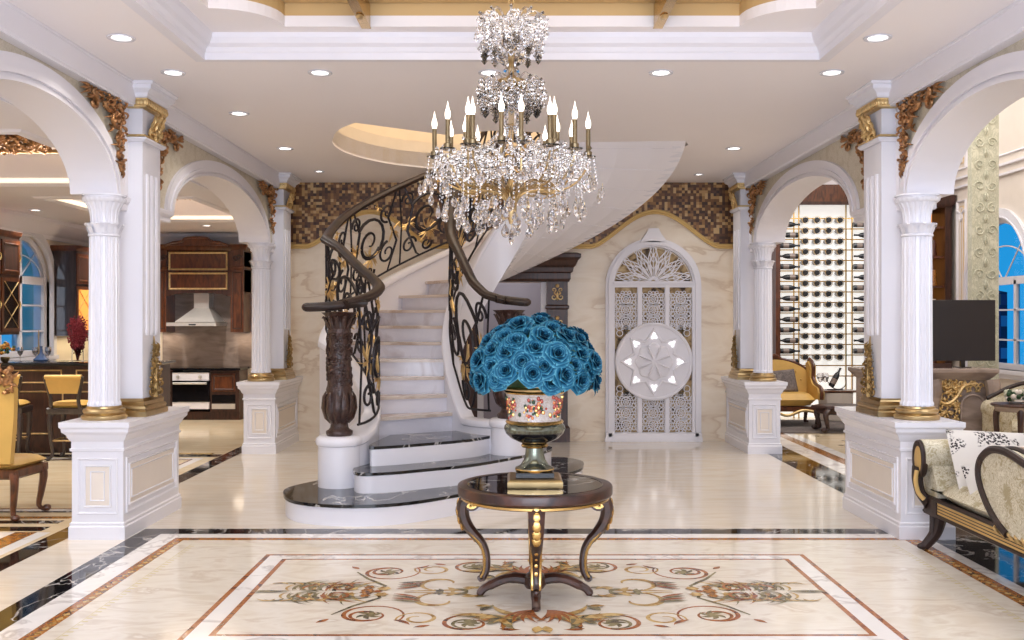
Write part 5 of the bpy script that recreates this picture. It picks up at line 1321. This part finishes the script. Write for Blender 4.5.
b = MB('brass'); b.lathe([(.03, 0), (.05, .02), (.06, .06), (.05, .07), (0, .05)], seg=20); b.build('bowl', t)
b = MB('brick'); b.mats = ['brick', 'yellow', 'leaf']
for i in range(60): a = rd.uniform(0, 6.28); r = rd.uniform(0, .12); b.m(('brick', 'yellow', 'brick', 'leaf')[i % 4]); b.ball((r*cos(a), r*sin(a), .1+rd.uniform(0, .1)+.06*(1-r/.12)), .024, 6, 4)
b.build('blossoms', t)
for k in range(6):
    b = MB(('greystone', 'wood', 'cream')[k % 3]); b.box(-.025, .025, -.09, .09, 0, .11+.02*(k % 2)); o = b.build('book'); o.location = ((57+k*2.7-512)*15.0/996, 15.0+.3*0, 1.0) if False else (KX+.3, 15.3+.07*k, .92); o.rotation_euler = (0, 0, R(90))
    tag(o, '%s small book from the camera in the row on the low kitchen counter' % ORD[k], 'book', 'books on the kitchen counter')

# dining chair at the left edge of the picture
t = thing('dining_chair', 'carved gilt dining chair with gold fabric back at the left edge', 'chair', (-4.58, 8.9, 0), R(-4))
b = MB('yellow'); pts = [(-.25, .50), (.25, .50), (.31, .9), (.335, 1.15), (.3, 1.27), (-.3, 1.27), (-.335, 1.15), (-.31, .9)]
b.prism(pts, lambda a, c, u: (a, u-.12*(c-.5), c), -.26, -.2); b.build('backrest', t)
b = MB('ogold'); fn = lambda u, v, h: (u, -.25-h*.7-.12*(v-.5), v)
for i in range(90): v_ = rd.uniform(1.12, 1.3); leaf3(b, (rd.uniform(-.32, .32), v_), rd.uniform(0, 6.28), .08, .018, fn, rd.uniform(-1, 1), .0)
for m in (-1, 1):
    for k in range(4): curl(b, (m*(.06+.075*k), 1.24+.02*(k == 0)), .05, k, 1.2, .018, .008, fn, m, .02)
b.ball((0, -.35, 1.38), .045, 10, 6); b.ball((.3, -.34, 1.33), .03, 8, 6); b.ball((-.3, -.34, 1.33), .03, 8, 6); b.build('crest', t)
b = MB('yellow'); cushion(b, -.28, .28, -.24, .28, .42, .54); b.build('seat', t)
b = MB('walnut'); b.stack(-.27, .27, -.23, .27, [(.0, .36), (.02, .38), (.02, .44), (.0, .45)]); b.build('seat_frame', t)
for sx in (-1, 1):
    for sy in (-1, 1):
        b = MB('walnut'); leg_cab(b, sx*.24, sy*.2, 0, .42, sx*.07, sy*.07, .036, .018); b.build('leg', t)

# ------------------------------------------------------------------ lounge shell on the right
LX, LB, LZ = 7.5, 18.0, 5.7
b = MB('cream')
plate(b, lambda a, z, t: (t, a, z), [(-2.5, 0), (LB, 0), (LB, LZ), (-2.5, LZ)], [archpoly(15.35, .95, 1.0, 2.35, .98)], LX, LX+.25)
struct(b.build('wall_lounge_side', smooth=False))
b = MB('white'); b.box(WB, LX, LB, LB+.2, 0, LZ); b.box(WB-.1, WB, -2.5, LB, ZC+.2, LZ); b.box(WB-.1, WB, BACK+.3, LB, 0, LZ); b.box(-WB, -WB+.1, BACK+.3, LB, 0, 3.9)
struct(b.build('wall_lounge_back', smooth=False))
b = MB('ceil'); b.box(WB-.1, LX+.2, -2.5, LB+.2, LZ, LZ+.1); struct(b.build('ceiling', smooth=False))
arched_window('window_2', LX, -1, 15.35, .95, 1.0, 2.35, .98, (-.4, .4))
# panel mouldings on the side wall
b = MB('white')
P = lambda u, v, h: (LX-h, u, v)
for y0, y1 in ((16.42, 16.76), (12.2, 13.9), (10.0, 11.7)):
    for z0, z1 in ((1.1, 3.75), (4.25, 5.5)):
        b.m('paneltan'); b.box(LX-.012, LX, y0+.1, y1-.1, z0+.1, z1-.1); b.m('white')
        frame_panel(b, P, y0, y1, z0, z1, .04, .03, 'white'); frame_panel(b, P, y0+.12, y1-.12, z0+.12, z1-.12, .03, .02, 'white')
        for m, yc in ((1, y0+.16), (-1, y1-.16)):
            b.tube([P(yc, z1-.35, .02), P(yc+m*.06, z1-.3, .02), P(yc+m*.05, z1-.22, .02), P(yc+m*.16, z1-.17, .02)], .02, 6)
frame_panel(b, P, 14.1, 16.4, 4.25, 5.5, .04, .03, 'white')
for z in (3.95, 4.1): b.box(LX-.05, LX, -2.5, LB, z, z+.035)
struct(b.build('trim_12'))
t = wthing('stone_column', 'tall square pale green column with raised scroll pattern beside the blue window', 'column', (6.9, 14.7, 0))
b = MB('stone'); b.box(6.7, 7.09, 14.5, 14.64, .2, LZ-.02); b.m('white'); b.stack(6.7, 7.09, 14.5, 14.64, [(.04, 0), (.04, .15), (.01, .2)]); b.build('shaft', t)
b = MB('stone')
fn = lambda u, v, h: (6.895+u, 14.5-h, v)
for k in range(17):
    v_ = .5+.32*k
    for m in (-1, 1): curl(b, (m*.09, v_), .075, PI/2*k, 1.3, .012, .006, fn, m, .002); leaf3(b, (0, v_+.1), PI/2-m*.5, .14, .014, fn, m*.5, .0)
b.build('relief', t)

# wine wall
WY = 17.75; wx = lambda u: (u-512)*WY/996; wz = lambda v: 1.75-(v-320)*WY/996
b = MB('litmarble'); b.box(wx(779), wx(905), LB-.06, LB-.01, .0, wz(197)); tag(b.build('glowing_marble_panel'), 'white marble panel with its lit look added as glow behind the wine bottles', 'wall panel')
area('wine_wall_lamp', ((wx(779)+wx(905))/2, 17.0, 3.7), 1.8, 10, COOL, sy=.25)
t = wthing('wine_rack', 'thin gold metal wine rack standing before the white lit wall', 'wine rack', (wx(830), WY, 0))
for u in (779.5, 795, 800, 847.3, 853.5, 872, 880):
    b = MB('gold' if u not in (847.3,) else 'brass'); b.box(wx(u)-.009, wx(u)+.009, WY+.05, WY+.09, 0, wz(200)); b.build('post', t)
for k in range(16):
    z = wz(218+10.55*k)
    b = MB('gold'); b.box(wx(779), wx(880), WY+.06, WY+.085, z-.01, z+.01); b.build('shelf_rail', t)
b = MB('walnut'); b.box(wx(773), wx(777.5), WY-.2, LB-.06, 0, 3.3); b.build('side_jamb', t)
b = MB('walnut'); b.box(wx(790), wx(905), WY-.2, LB-.06, wz(204), wz(186)); b.m('wood'); b.box(wx(790), wx(905), WY-.22, WY-.2, wz(206), wz(203)); b.build('header', t)
bm_ = MB('bottle'); bm_.lathe([(0, 0), (.036, 0), (.04, .01), (.04, .18), (.032, .22), (.015, .26), (.014, .31), (.017, .312), (.017, .33), (0, .33)], seg=16)
bm_.m('greystone'); bm_.lathe([(.0405, .05), (.0405, .14)], seg=16)
bp = bm_.build('wine_bottle'); first = True
def put(loc, rot, lab, grp):
    global first
    o = bp if first else bp.copy()
    if not first: COL.objects.link(o)
    first = False
    o.location = loc; o.rotation_euler = rot; o.scale = (1.22, 1.22, 1.08); tag(o, lab, 'bottle', grp)
for k in range(14):
    z = wz(219.5+10.55*k)
    for j, u in enumerate((805.3, 817, 828.5, 840)): put((wx(u), WY-.04, z-.01), (R(-90), 0, 0), 'dark wine bottle held end-on mid rack, %s row from the top, %s from the left' % (ORD[k], ORD[j]), 'end-on wine bottles in the middle of the rack')
for k in range(15):
    z = wz(224.5+10.55*k)
    f = k % 2
    put((wx(798), WY, z), (0, R(-90), 0), 'dark wine bottle lying sideways at rack left, neck left, %s row down' % ORD[k], 'sideways bottles left, neck left') if f else put((wx(780), WY, z), (0, R(90), 0), 'dark wine bottle lying sideways at rack left, neck right, %s row down' % ORD[k], 'sideways bottles left, neck right')
    if k < 13: put((wx(853.5 if not f else 874), WY, z), (0, R(90 if not f else -90), 0), ('dark wine bottle lying sideways at rack right, base visible, %s row down' if not f else 'dark wine bottle lying sideways at rack right, neck visible, %s row down') % ORD[k], 'sideways bottles right, base shown' if not f else 'sideways bottles right, neck shown')
ringb = MB('brass')
for k in range(14):
    z = wz(219.5+10.55*k)
    for u in (805.3, 817, 828.5, 840): ringb.tube([(wx(u)+.062*cos(2*PI*i/12), WY-.03, z-.01+.062*sin(2*PI*i/12)) for i in range(13)], .007, 4)
o = ringb.build('bottle_ring', t); o['kind'] = 'stuff'

# yellow armchair by the wine wall
t = thing('armchair', 'mustard buttoned wing armchair with carved wood frame before the wine rack', 'armchair', (4.46, 16.6, 0))
b = MB('yellow'); cushion(b, -.5, .5, -.42, .25, .34, .56, p=6); b.build('seat_cushion', t)
b = MB('yellow'); pts = [(-.52, .45)]+[(-.52+1.04*i/16, .9+.18*sin(PI*i/16)**.8) for i in range(17)]+[(.52, .45)]
b.prism(pts, lambda a, c, u: (a, u+.1*(c-.45), c), .2, .32)
b.build('backrest', t)
b = MB('yellow')
for i in range(5):
    for j in range(3): b.ball((-.34+.17*i+.08*(j % 2), .19+.1*(.62+.13*j-.45), .62+.13*j), .016, 8, 6)
b.build('button', t)['kind'] = 'stuff'
for sx in (-1, 1):
    b = MB('yellow'); pr = [(.3, .45), (.3, 1.02), (.18, 1.06), (.04, .98), (.04, .78), (-.1, .68), (-.35, .64), (-.42, .56), (-.4, .45)]
    b.prism(pr, lambda a, c, u: (sx*(.52+u), a, c), 0, .1); b.build('wing_arm', t)
    b = MB('walnut'); b.tube(crom([(sx*.57, p_[0]-.02, p_[1]+.01) for p_ in pr], 4), .03, 8); b.build('arm_frame', t)
    for sy in (-.36, .26): b = MB('wood'); leg_cab(b, sx*.5, sy, 0, .3, sx*.05, -.05 if sy < 0 else .05, .035, .02); b.build('leg', t)
b = MB('walnut'); b.tube(crom([(p_[0], .3, p_[1]+.01) for p_ in pts[1:-1]], 2), .035, 8); b.tube([(-.15, .3, 1.05), (-.06, .3, 1.11), (0, .3, 1.14), (.06, .3, 1.11), (.15, .3, 1.05)], [.02, .045, .05, .045, .02], 8); b.build('crest_rail', t)
b = MB('walnut'); b.box(-.54, .54, -.42, .3, .26, .34); b.m('lgold'); b.tube(crom([(-.52, -.44, .24), (-.26, -.45, .28), (0, -.46, .2), (.26, -.45, .28), (.52, -.44, .24)], 6), .025, 8); b.build('seat_rail', t)
b = MB('greystone'); b.m('rug'); b.T = Matrix.Translation((-.05+.1, .04, .72)) @ Matrix.Rotation(R(72), 4, 'X') @ Matrix.Rotation(R(6), 4, 'Z'); cushion(b, -.23, .23, -.2, .2, -.07, .07); b.T = None
o = b.build('throw_pillow'); o.location = (4.46, 16.55, 0); tag(o, 'grey brown cushion leaning on the mustard armchair', 'cushion')
# grey rug under it
b = MB('rug'); b.box(3.9, 7.0, 15.35, 17.3, .003, .018); tag(b.build('rug'), 'dark grey rug under the lounge furniture by the wine wall', 'rug')
# side table, glasses and bottle cradle
t = thing('side_table', 'cream stone side table with glass top below the wine bottles', 'table', (5.6, 17.25, 0))
b = MB('cream'); b.mats = ['cream', 'walnut']
for k in range(9): pass
b.lathe([(.2, 0), (.26, .03), (.3, .4), (.32, .5), (0, .5)], seg=8); b.build('pedestal_base', t, sharp=20)
b = MB('walnut'); b.stack(-.34, .34, -.26, .26, [(0, .51), (.01, .515), (.01, .535), (0, .54)]); b.build('top', t)
for u, lab in ((820.5, 'thin clear wine glass on the lounge side table, the left one'), (825.5, 'thin clear wine glass on the lounge side table, the right one')): goblet((u-512)*17.2/996, 17.2, .54, 1.5, lab, 'glasses on the lounge side table')
b = MB('iron'); c0 = (835-512)*17.2/996
b.tube(crom([(c0-.22, 17.2, .72), (c0-.17, 17.2, .78), (c0-.12, 17.2, .68), (c0-.04, 17.2, .58), (c0+.1, 17.2, .56), (c0+.19, 17.2, .64), (c0+.18, 17.2, .76)], 5), .008, 6); b.tube([(c0-.14, 17.2, .55), (c0+.14, 17.2, .55)], .01, 6)
tag(b.build('bottle_cradle'), 'curved black metal bottle cradle on the lounge side table', 'bottle holder')
o = bp.copy(); COL.objects.link(o); o.location = (c0-.07, 17.2, .6); o.rotation_euler = (0, R(28), 0); o.scale = (1.3, 1.3, 1.1); tag(o, 'striped wine bottle tilted in the black cradle', 'bottle')
if 'group' in o: del o['group']
t = thing('vase_sculpture', 'slender bronze and teal glazed vase at the right of the wine rack', 'vase', (wx(860), 17.3, 0))
b = MB('ogold'); b.lathe([(.12, 0), (.1, .05), (.05, .12), (.06, .4), (.11, .7), (.08, .95), (.03, 1.02), (0, 1.02)], seg=24); b.build('body', t)
b = MB('teal'); b.lathe([(.03, 1.0), (.05, 1.05), (.045, 1.2), (.07, 1.28), (.05, 1.27), (0, 1.1)], seg=24); b.build('neck', t)
# carved low table in front
t = thing('carved_table', 'low dark carved table on curled legs, beyond the right pedestal', 'table', (5.16, 15.55, 0))
b = MB('wood'); b.lathe([(0, .36), (.42, .36), (.46, .38), (.46, .41), (.44, .425), (0, .425)], seg=8, sy=.7, mod=lambda a, z, i: 1+.06*cos(4*a)); b.build('top', t, sharp=20)
b = MB('carved'); b.lathe([(.3, .28), (.38, .3), (.42, .36), (0, .36)], seg=8, sy=.7); b.build('apron', t)
for sx in (-1, 1):
    for sy in (-1, 1): b = MB('carved'); b.mats = ['brass' if sx > 0 and sy < 0 else 'carved']; leg_cab(b, sx*.28, sy*.2, 0.018, .34, sx*.1, sy*.06, .045, .02); b.build('leg', t)

# bookcase
t = wthing('bookcase', 'tall dark wood bookcase with amber lit shelves beyond the right column', 'bookcase', (7.0, 17.1, 0))
b = MB('wood'); b.box(6.7, 6.76, 16.8, 17.4, 0, 3.7); b.box(7.31, 7.42, 16.8, 17.4, 0, 3.7); b.box(6.7, 7.42, 17.35, 17.4, 0, 3.7); b.stack(6.7, 7.42, 16.8, 17.4, [(0, 3.65), (.04, 3.7), (.06, 3.85), (0, 3.87)]); b.build('carcass', t, sharp=20)
for k in range(7): b = MB('walnut'); b.box(6.76, 7.31, 16.85, 17.35, .3+.5*k, .33+.5*k); b.build('shelf', t)
b = MB('amber'); b.box(6.76, 7.31, 17.33, 17.35, .3, 3.6); b.build('lit_back', t)
for k in range(6):
    for j in range(3):
        b = MB(('ogold', 'cream', 'brick', 'walnut')[(k+j) % 4]); b.lathe([(.05, 0), (.06, .04), (.04, .12), (.05, .2), (.03, .24+.02*j), (0, .24+.02*j)], seg=12); o = b.build('ornament_jar'); o.location = (6.9+.15*j, 17.0, .33+.5*k)
        tag(o, 'small jar on the %s amber bookcase shelf from the floor, %s from the left' % (ORD[k], ORD[j]), 'jar', 'jars in the lit bookcase')

# fireplace and television
t = wthing('fireplace', 'freestanding grey brown stone fireplace with gilded scroll carving', 'fireplace', (5.6, 13.35, 0))
FX = lambda u: (u-512)*13.2/996; FZ = lambda v: 1.75-(v-320)*13.2/996
b = MB('greystone'); b.box(4.7, 6.3, 13.2, 13.6, 0, 1.05)
b.build('body', t)
b = MB('greystone'); b.stack(4.7, 6.32, 13.15, 13.62, [(-.02, .95), (0, .97), (.03, 1.0), (.06, 1.04), (.08, 1.06), (.08, 1.1), (.06, 1.11)]); b.build('mantel_shelf', t, sharp=20)
b = MB('greystone'); b.prism([(FX(960), 0)]+[(FX(971.5-11.5*cos(PI*i/10)), .62+.14*sin(PI*i/10)) for i in range(11)]+[(FX(983), 0)], lambda a, c, u: (a, u, c), 13.16, 13.2); b.tube([(FX(960), 13.15, 0), (FX(960), 13.15, .62)]+[(FX(971.5-11.5*cos(PI*i/10)), 13.15, .62+.14*sin(PI*i/10)) for i in range(11)]+[(FX(983), 13.15, 0)], .018, 6)
b.build('arched_panel', t, sharp=30)
for u in (988, 930):
    b = MB('greystone'); xc = FX(u); b.tube(crom([(xc, 13.12, .0), (xc, 13.13, .3), (xc, 13.1, .6), (xc+.01, 13.06, .8), (xc, 13.08, .96)], 4), [.05+.003*i for i in range(17)], 8, 1); b.ball((xc, 13.05, .78), .07, 10, 6); b.build('jamb_scroll', t)
g = MB('lgold'); rd = random.Random(6)
fn = lambda u, v, h: (u, 13.19-h, v)
for i in range(420): leaf3(g, (rd.uniform(FX(928), FX(957)), rd.uniform(.1, .95)), rd.uniform(0, 6.28), .07, .014, fn, rd.uniform(-1, 1), .0)
for i in range(26): curl(g, (FX(940+1.6*i), .88+.04*sin(i)), .045, i, 1.2, .012, .006, fn, 1 if i % 2 else -1, .0)
g.tube(crom([fn(FX(938), .68, .02), fn(FX(946), .64, .03), fn(FX(955), .72, .03), fn(FX(962), .86, .03), fn(FX(970), .9, .02)], 5), .022, 6)
g.build('gilt_carving', t)
t = thing('television', 'large black flat television standing above the stone fireplace', 'television', (5.77, 13.42, 1.11))
b = MB('tv'); b.stack(-.74, .73, -.02, .02, [(0, .09), (.004, .094), (.004, .905), (0, .91)]); b.build('screen', t)
for xf in (-.3, .3): b = MB('blackglass'); b.box(xf-.03, xf+.03, -.02, .02, 0, .1); b.box(xf-.09, xf+.09, -.08, .08, 0, .012); b.build('foot', t)
b = MB('wood'); b.box(5.3, 5.86, 13.25, 13.33, 1.11, 1.17); tag(b.build('media_box'), 'small dark box on the mantel under the television', 'box')

def sofa_leg(b, x, y, z1, dx, dy): b.tube(crom([(x, y, z1), (x+dx*.1, y+dy*.1, z1*.7), (x+dx*.4, y+dy*.4, z1*.35), (x+dx, y+dy, .02)], 5), [.05-.002*i for i in range(16)], 8, 1)
# second floral sofa far in the lounge
t = thing('sofa', 'cream floral sofa far in the lounge beside the window', 'sofa', (6.8, 12.7, 0), 0); t.scale = (.8, .8, .95)
b = MB('brocade'); cushion(b, -.7, .7, -.35, .3, .28, .5, p=6); b.build('seat_cushion', t)
b = MB('brocade'); pts = [(-.75, .3)]+[(-.75+1.5*i/16, .74+.22*sin(PI*i/16)) for i in range(17)]+[(.75, .3)]; b.prism(pts, lambda a, c, u: (a, u+.15*(c-.3), c), .22, .36); b.build('backrest', t)
b = MB('rail'); b.tube(crom([(p_[0], .36, p_[1]+.02) for p_ in pts[1:-1]], 2), .035, 8); b.box(-.75, .75, -.36, .3, .22, .3); b.build('frame', t)
for sx in (-1, 1):
    b = MB('brocade'); b.tube([(sx*.78, -.36, .6), (sx*.78, .3, .64)], .11, 16); b.box(sx*.78-.08, sx*.78+.08, -.34, .3, .28, .6); b.build('arm', t)
    for sy in (-.3, .25): b = MB('rail'); sofa_leg(b, sx*.7, sy, .24, sx*.05, -.04); b.build('leg', t)
t = thing('lamp_table', 'dark round side table with carved legs beside the far floral sofa', 'table', (6.02, 11.9, 0))
b = MB('wood'); b.lathe([(0, .72), (.26, .72), (.28, .735), (.27, .75), (0, .75)], seg=32); b.m('greystone'); b.lathe([(0, .66), (.22, .66), (.24, .72)], seg=32); b.build('top', t)
b = MB('wood'); b.lathe([(0, .3), (.2, .3), (.2, .32), (0, .32)], seg=32); b.build('shelf', t)
for k in range(3): a = 2*PI*k/3+.3; b = MB('wood'); leg_cab(b, .18*cos(a), .18*sin(a), 0, .7, .08*cos(a), .08*sin(a), .035, .018); b.build('leg', t)
b = MB('leaf'); b.mats = ['stone', 'leaf', 'cream']; rd = random.Random(3)
for i in range(60): a = rd.uniform(0, 6.28); r = rd.uniform(0, .15); b.m(('stone', 'leaf', 'cream')[i % 3]); b.ball((6.02+r*cos(a), 11.9+r*sin(a), .8+rd.uniform(0, .1)), .03, 6, 4)
b.lathe([(.06, .75), (.1, .78), (.08, .8)], c=(6.02, 11.9, 0), seg=16); tag(b.build('flower_dish'), 'low dish of pale green flowers on the dark side table', 'flowers')

# ------------------------------------------------------------------ floral chaise at the right edge
t = wthing('chaise_longue', 'cream floral scroll-arm chaise longue with brown wood frame at the right edge', 'sofa', (3.6, 6.4, 0))
x0 = 3.2
b = MB('brocade'); cushion(b, x0-.02, 4.1, 5.1, 7.58, .36, .56, p=6); b.build('seat_cushion', t)
b = MB('rail'); b.box(x0-.01, 4.15, 5.0, 7.66, .345, .40); b.box(x0, 4.15, 5.0, 7.66, .27, .345)
b.tube([(x0-.012, 5.0, .395), (x0-.012, 7.7, .395)], .016, 8); b.tube([(x0-.012, 5.0, .28), (x0-.012, 7.7, .28)], .014, 8)
b.m('goldtrim'); b.box(x0-.014, x0, 5.0, 7.46, .295, .38)
b.m('rail')
for k in range(3): b.tube([(x0-.016, 5.0, .315+.022*k), (x0-.016, 7.46, .315+.022*k)], .003, 6)
b.box(x0-.025, x0+.06, 7.46, 7.68, .265, .41)
b.build('seat_rail', t, sharp=30)
pts = [(6.33, .385), (6.46, .44), (6.6, .54), (6.69, .65), (6.715, .74), (6.68, .82), (6.6, .875), (6.5, .905), (6.36, .91), (6.2, .885), (6.0, .84), (5.8, .8), (5.4, .79), (5.0, .8), (5.0, .385)]
sm = crom([Vector((0, a, c)) for a, c in pts[:-1]], 3)
b = MB('brocade'); b.prism([(p.y, p.z) for p in sm]+[(5.0, .385)], lambda a, c, u: (u, a, c), 3.15, 3.26); bk = b.build('backrest', t, sharp=40)
b = MB('rail'); b.tube([Vector((3.15, p.y, p.z)) for p in sm], .027, 8); b.tube([Vector((3.25, p.y, p.z)) for p in sm], .024, 8); b.build('back_frame', bk)
g = MB('lgold'); fn = lambda u, v, h: (3.18-h, u, v)
for i in range(30): leaf3(g, (5.2+.045*i, .375+.01*(i % 2)), (i % 2)*PI, .08, .012, fn, .6, .0)
g.build('gilt_moulding', t)
b = MB('brocade'); b.tube([(3.14, 7.65, .72), (3.5, 7.65, .725), (4.1, 7.65, .74)], .112, 24)
b.prism([(7.72, .38), (7.74, .6), (7.72, .74), (7.6, .74), (7.56, .6), (7.5, .5), (7.48, .38)], lambda a, c, u: (u, a, c), 3.2, 4.1)
arm = b.build('arm', t, sharp=40)
f = MB('rail')
f.T = Matrix.Translation((3.13, 7.65, .68)) @ Matrix.Rotation(R(-90), 4, 'Y'); f.lathe([(.1, -.03), (.112, 0), (.108, .018), (.09, .02), (.085, .012)], seg=28, sx=1.35, sy=.9)
f.m('goldtrim'); f.lathe([(.086, .008), (.06, .018), (0, .02)], seg=28, sx=1.35, sy=.9); f.T = None; f.m('rail')
f.tube(crom([(3.13, 7.66, .62), (3.12, 7.66, .53), (3.14, 7.66, .43), (3.18, 7.65, .37), (3.2, 7.62, .34)], 5), [.05-.012*sin(PI*i/20) for i in range(21)], 8, 1)
f.m('goldtrim'); f.tube(crom([(3.10, 7.62, .6), (3.09, 7.62, .52), (3.11, 7.62, .43), (3.15, 7.61, .38)], 5), .017, 8)
f.build('arm_frame', arm)
for (x, y, dx, dy) in ((3.25, 7.57, -.11, .02), (3.25, 5.1, -.12, -.02), (4.08, 7.55, .1, .04), (4.08, 5.1, .1, -.04)):
    b = MB('rail'); b.tube(crom([(x, y, .33), (x+dx*.02, y, .24), (x+dx*.3, y+dy*.4, .12), (x+dx*1.0, y+dy, .02)], 5), [.066-.0022*i for i in range(16)], 8, 1)
    for k in (-1, 0, 1): b.tube(crom([(x-.06, y+k*.02, .3), (x-.055+dx*.02, y+k*.02, .22), (x-.03+dx*.3, y+k*.015, .11)], 4), .009, 6)
    b.ball((x+dx*1.1, y+dy, .028), .028, 8, 6, (1.5, 1, .9)); b.build('leg', t)
def pillow(name, lab, loc, rot, w_, h_, th, mat, trim=None):
    b = MB(mat); cushion(b, -w_/2, w_/2, -h_/2, h_/2, -th/2, th/2, 12, 3, .5)
    if trim: b.m(trim); b.tube([(-w_/2, -h_/2, 0), (w_/2, -h_/2, 0), (w_/2, h_/2, 0), (-w_/2, h_/2, 0), (-w_/2, -h_/2, 0)], .008, 6)
    o = b.build(name); o.location = loc; o.rotation_euler = rot; return tag(o, lab, 'cushion')
pillow('throw_pillow', 'large white cushion with black tree print on the floral chaise', (3.56, 7.36, .70), (R(58), R(3), R(2)), .62, .5, .14, 'pillowtree')
pillow('throw_pillow', 'brown satin cushion with pale lace edging on the floral chaise', (3.60, 6.98, .73), (R(60), R(2), R(-4)), .44, .28, .1, 'brownsatin', 'cream')
pillow('throw_pillow', 'small black and white print cushion low on the floral chaise', (3.36, 7.1, .60), (R(58), 0, R(6)), .26, .24, .1, 'pillowtree')
# buildings beyond the windows
for k, (x, y, w_, d_, h_, lab) in enumerate(((-15, 22.5, 2.2, 2, 3.4, 'tall lit tower seen low through the kitchen window, left one'), (-13, 25.5, 1.6, 2, 2.7, 'lit block seen low through the kitchen window, right one'), (16.5, 30, 1.8, 2, 3.2, 'dark blue tower seen low through the lounge window'), (13.5, 28, 2.2, 2, 2.2, 'reddish lit block seen low through the lounge window, lower one'))):
    b = MB('city'); b.stack(x-w_/2, x+w_/2, y-d_/2, y+d_/2, [(0, -.1), (0, h_*.8), (-.2, h_*.82), (-.2, h_), (-w_*.45, h_+.3)]); tag(b.build('building', smooth=False), lab, 'building')
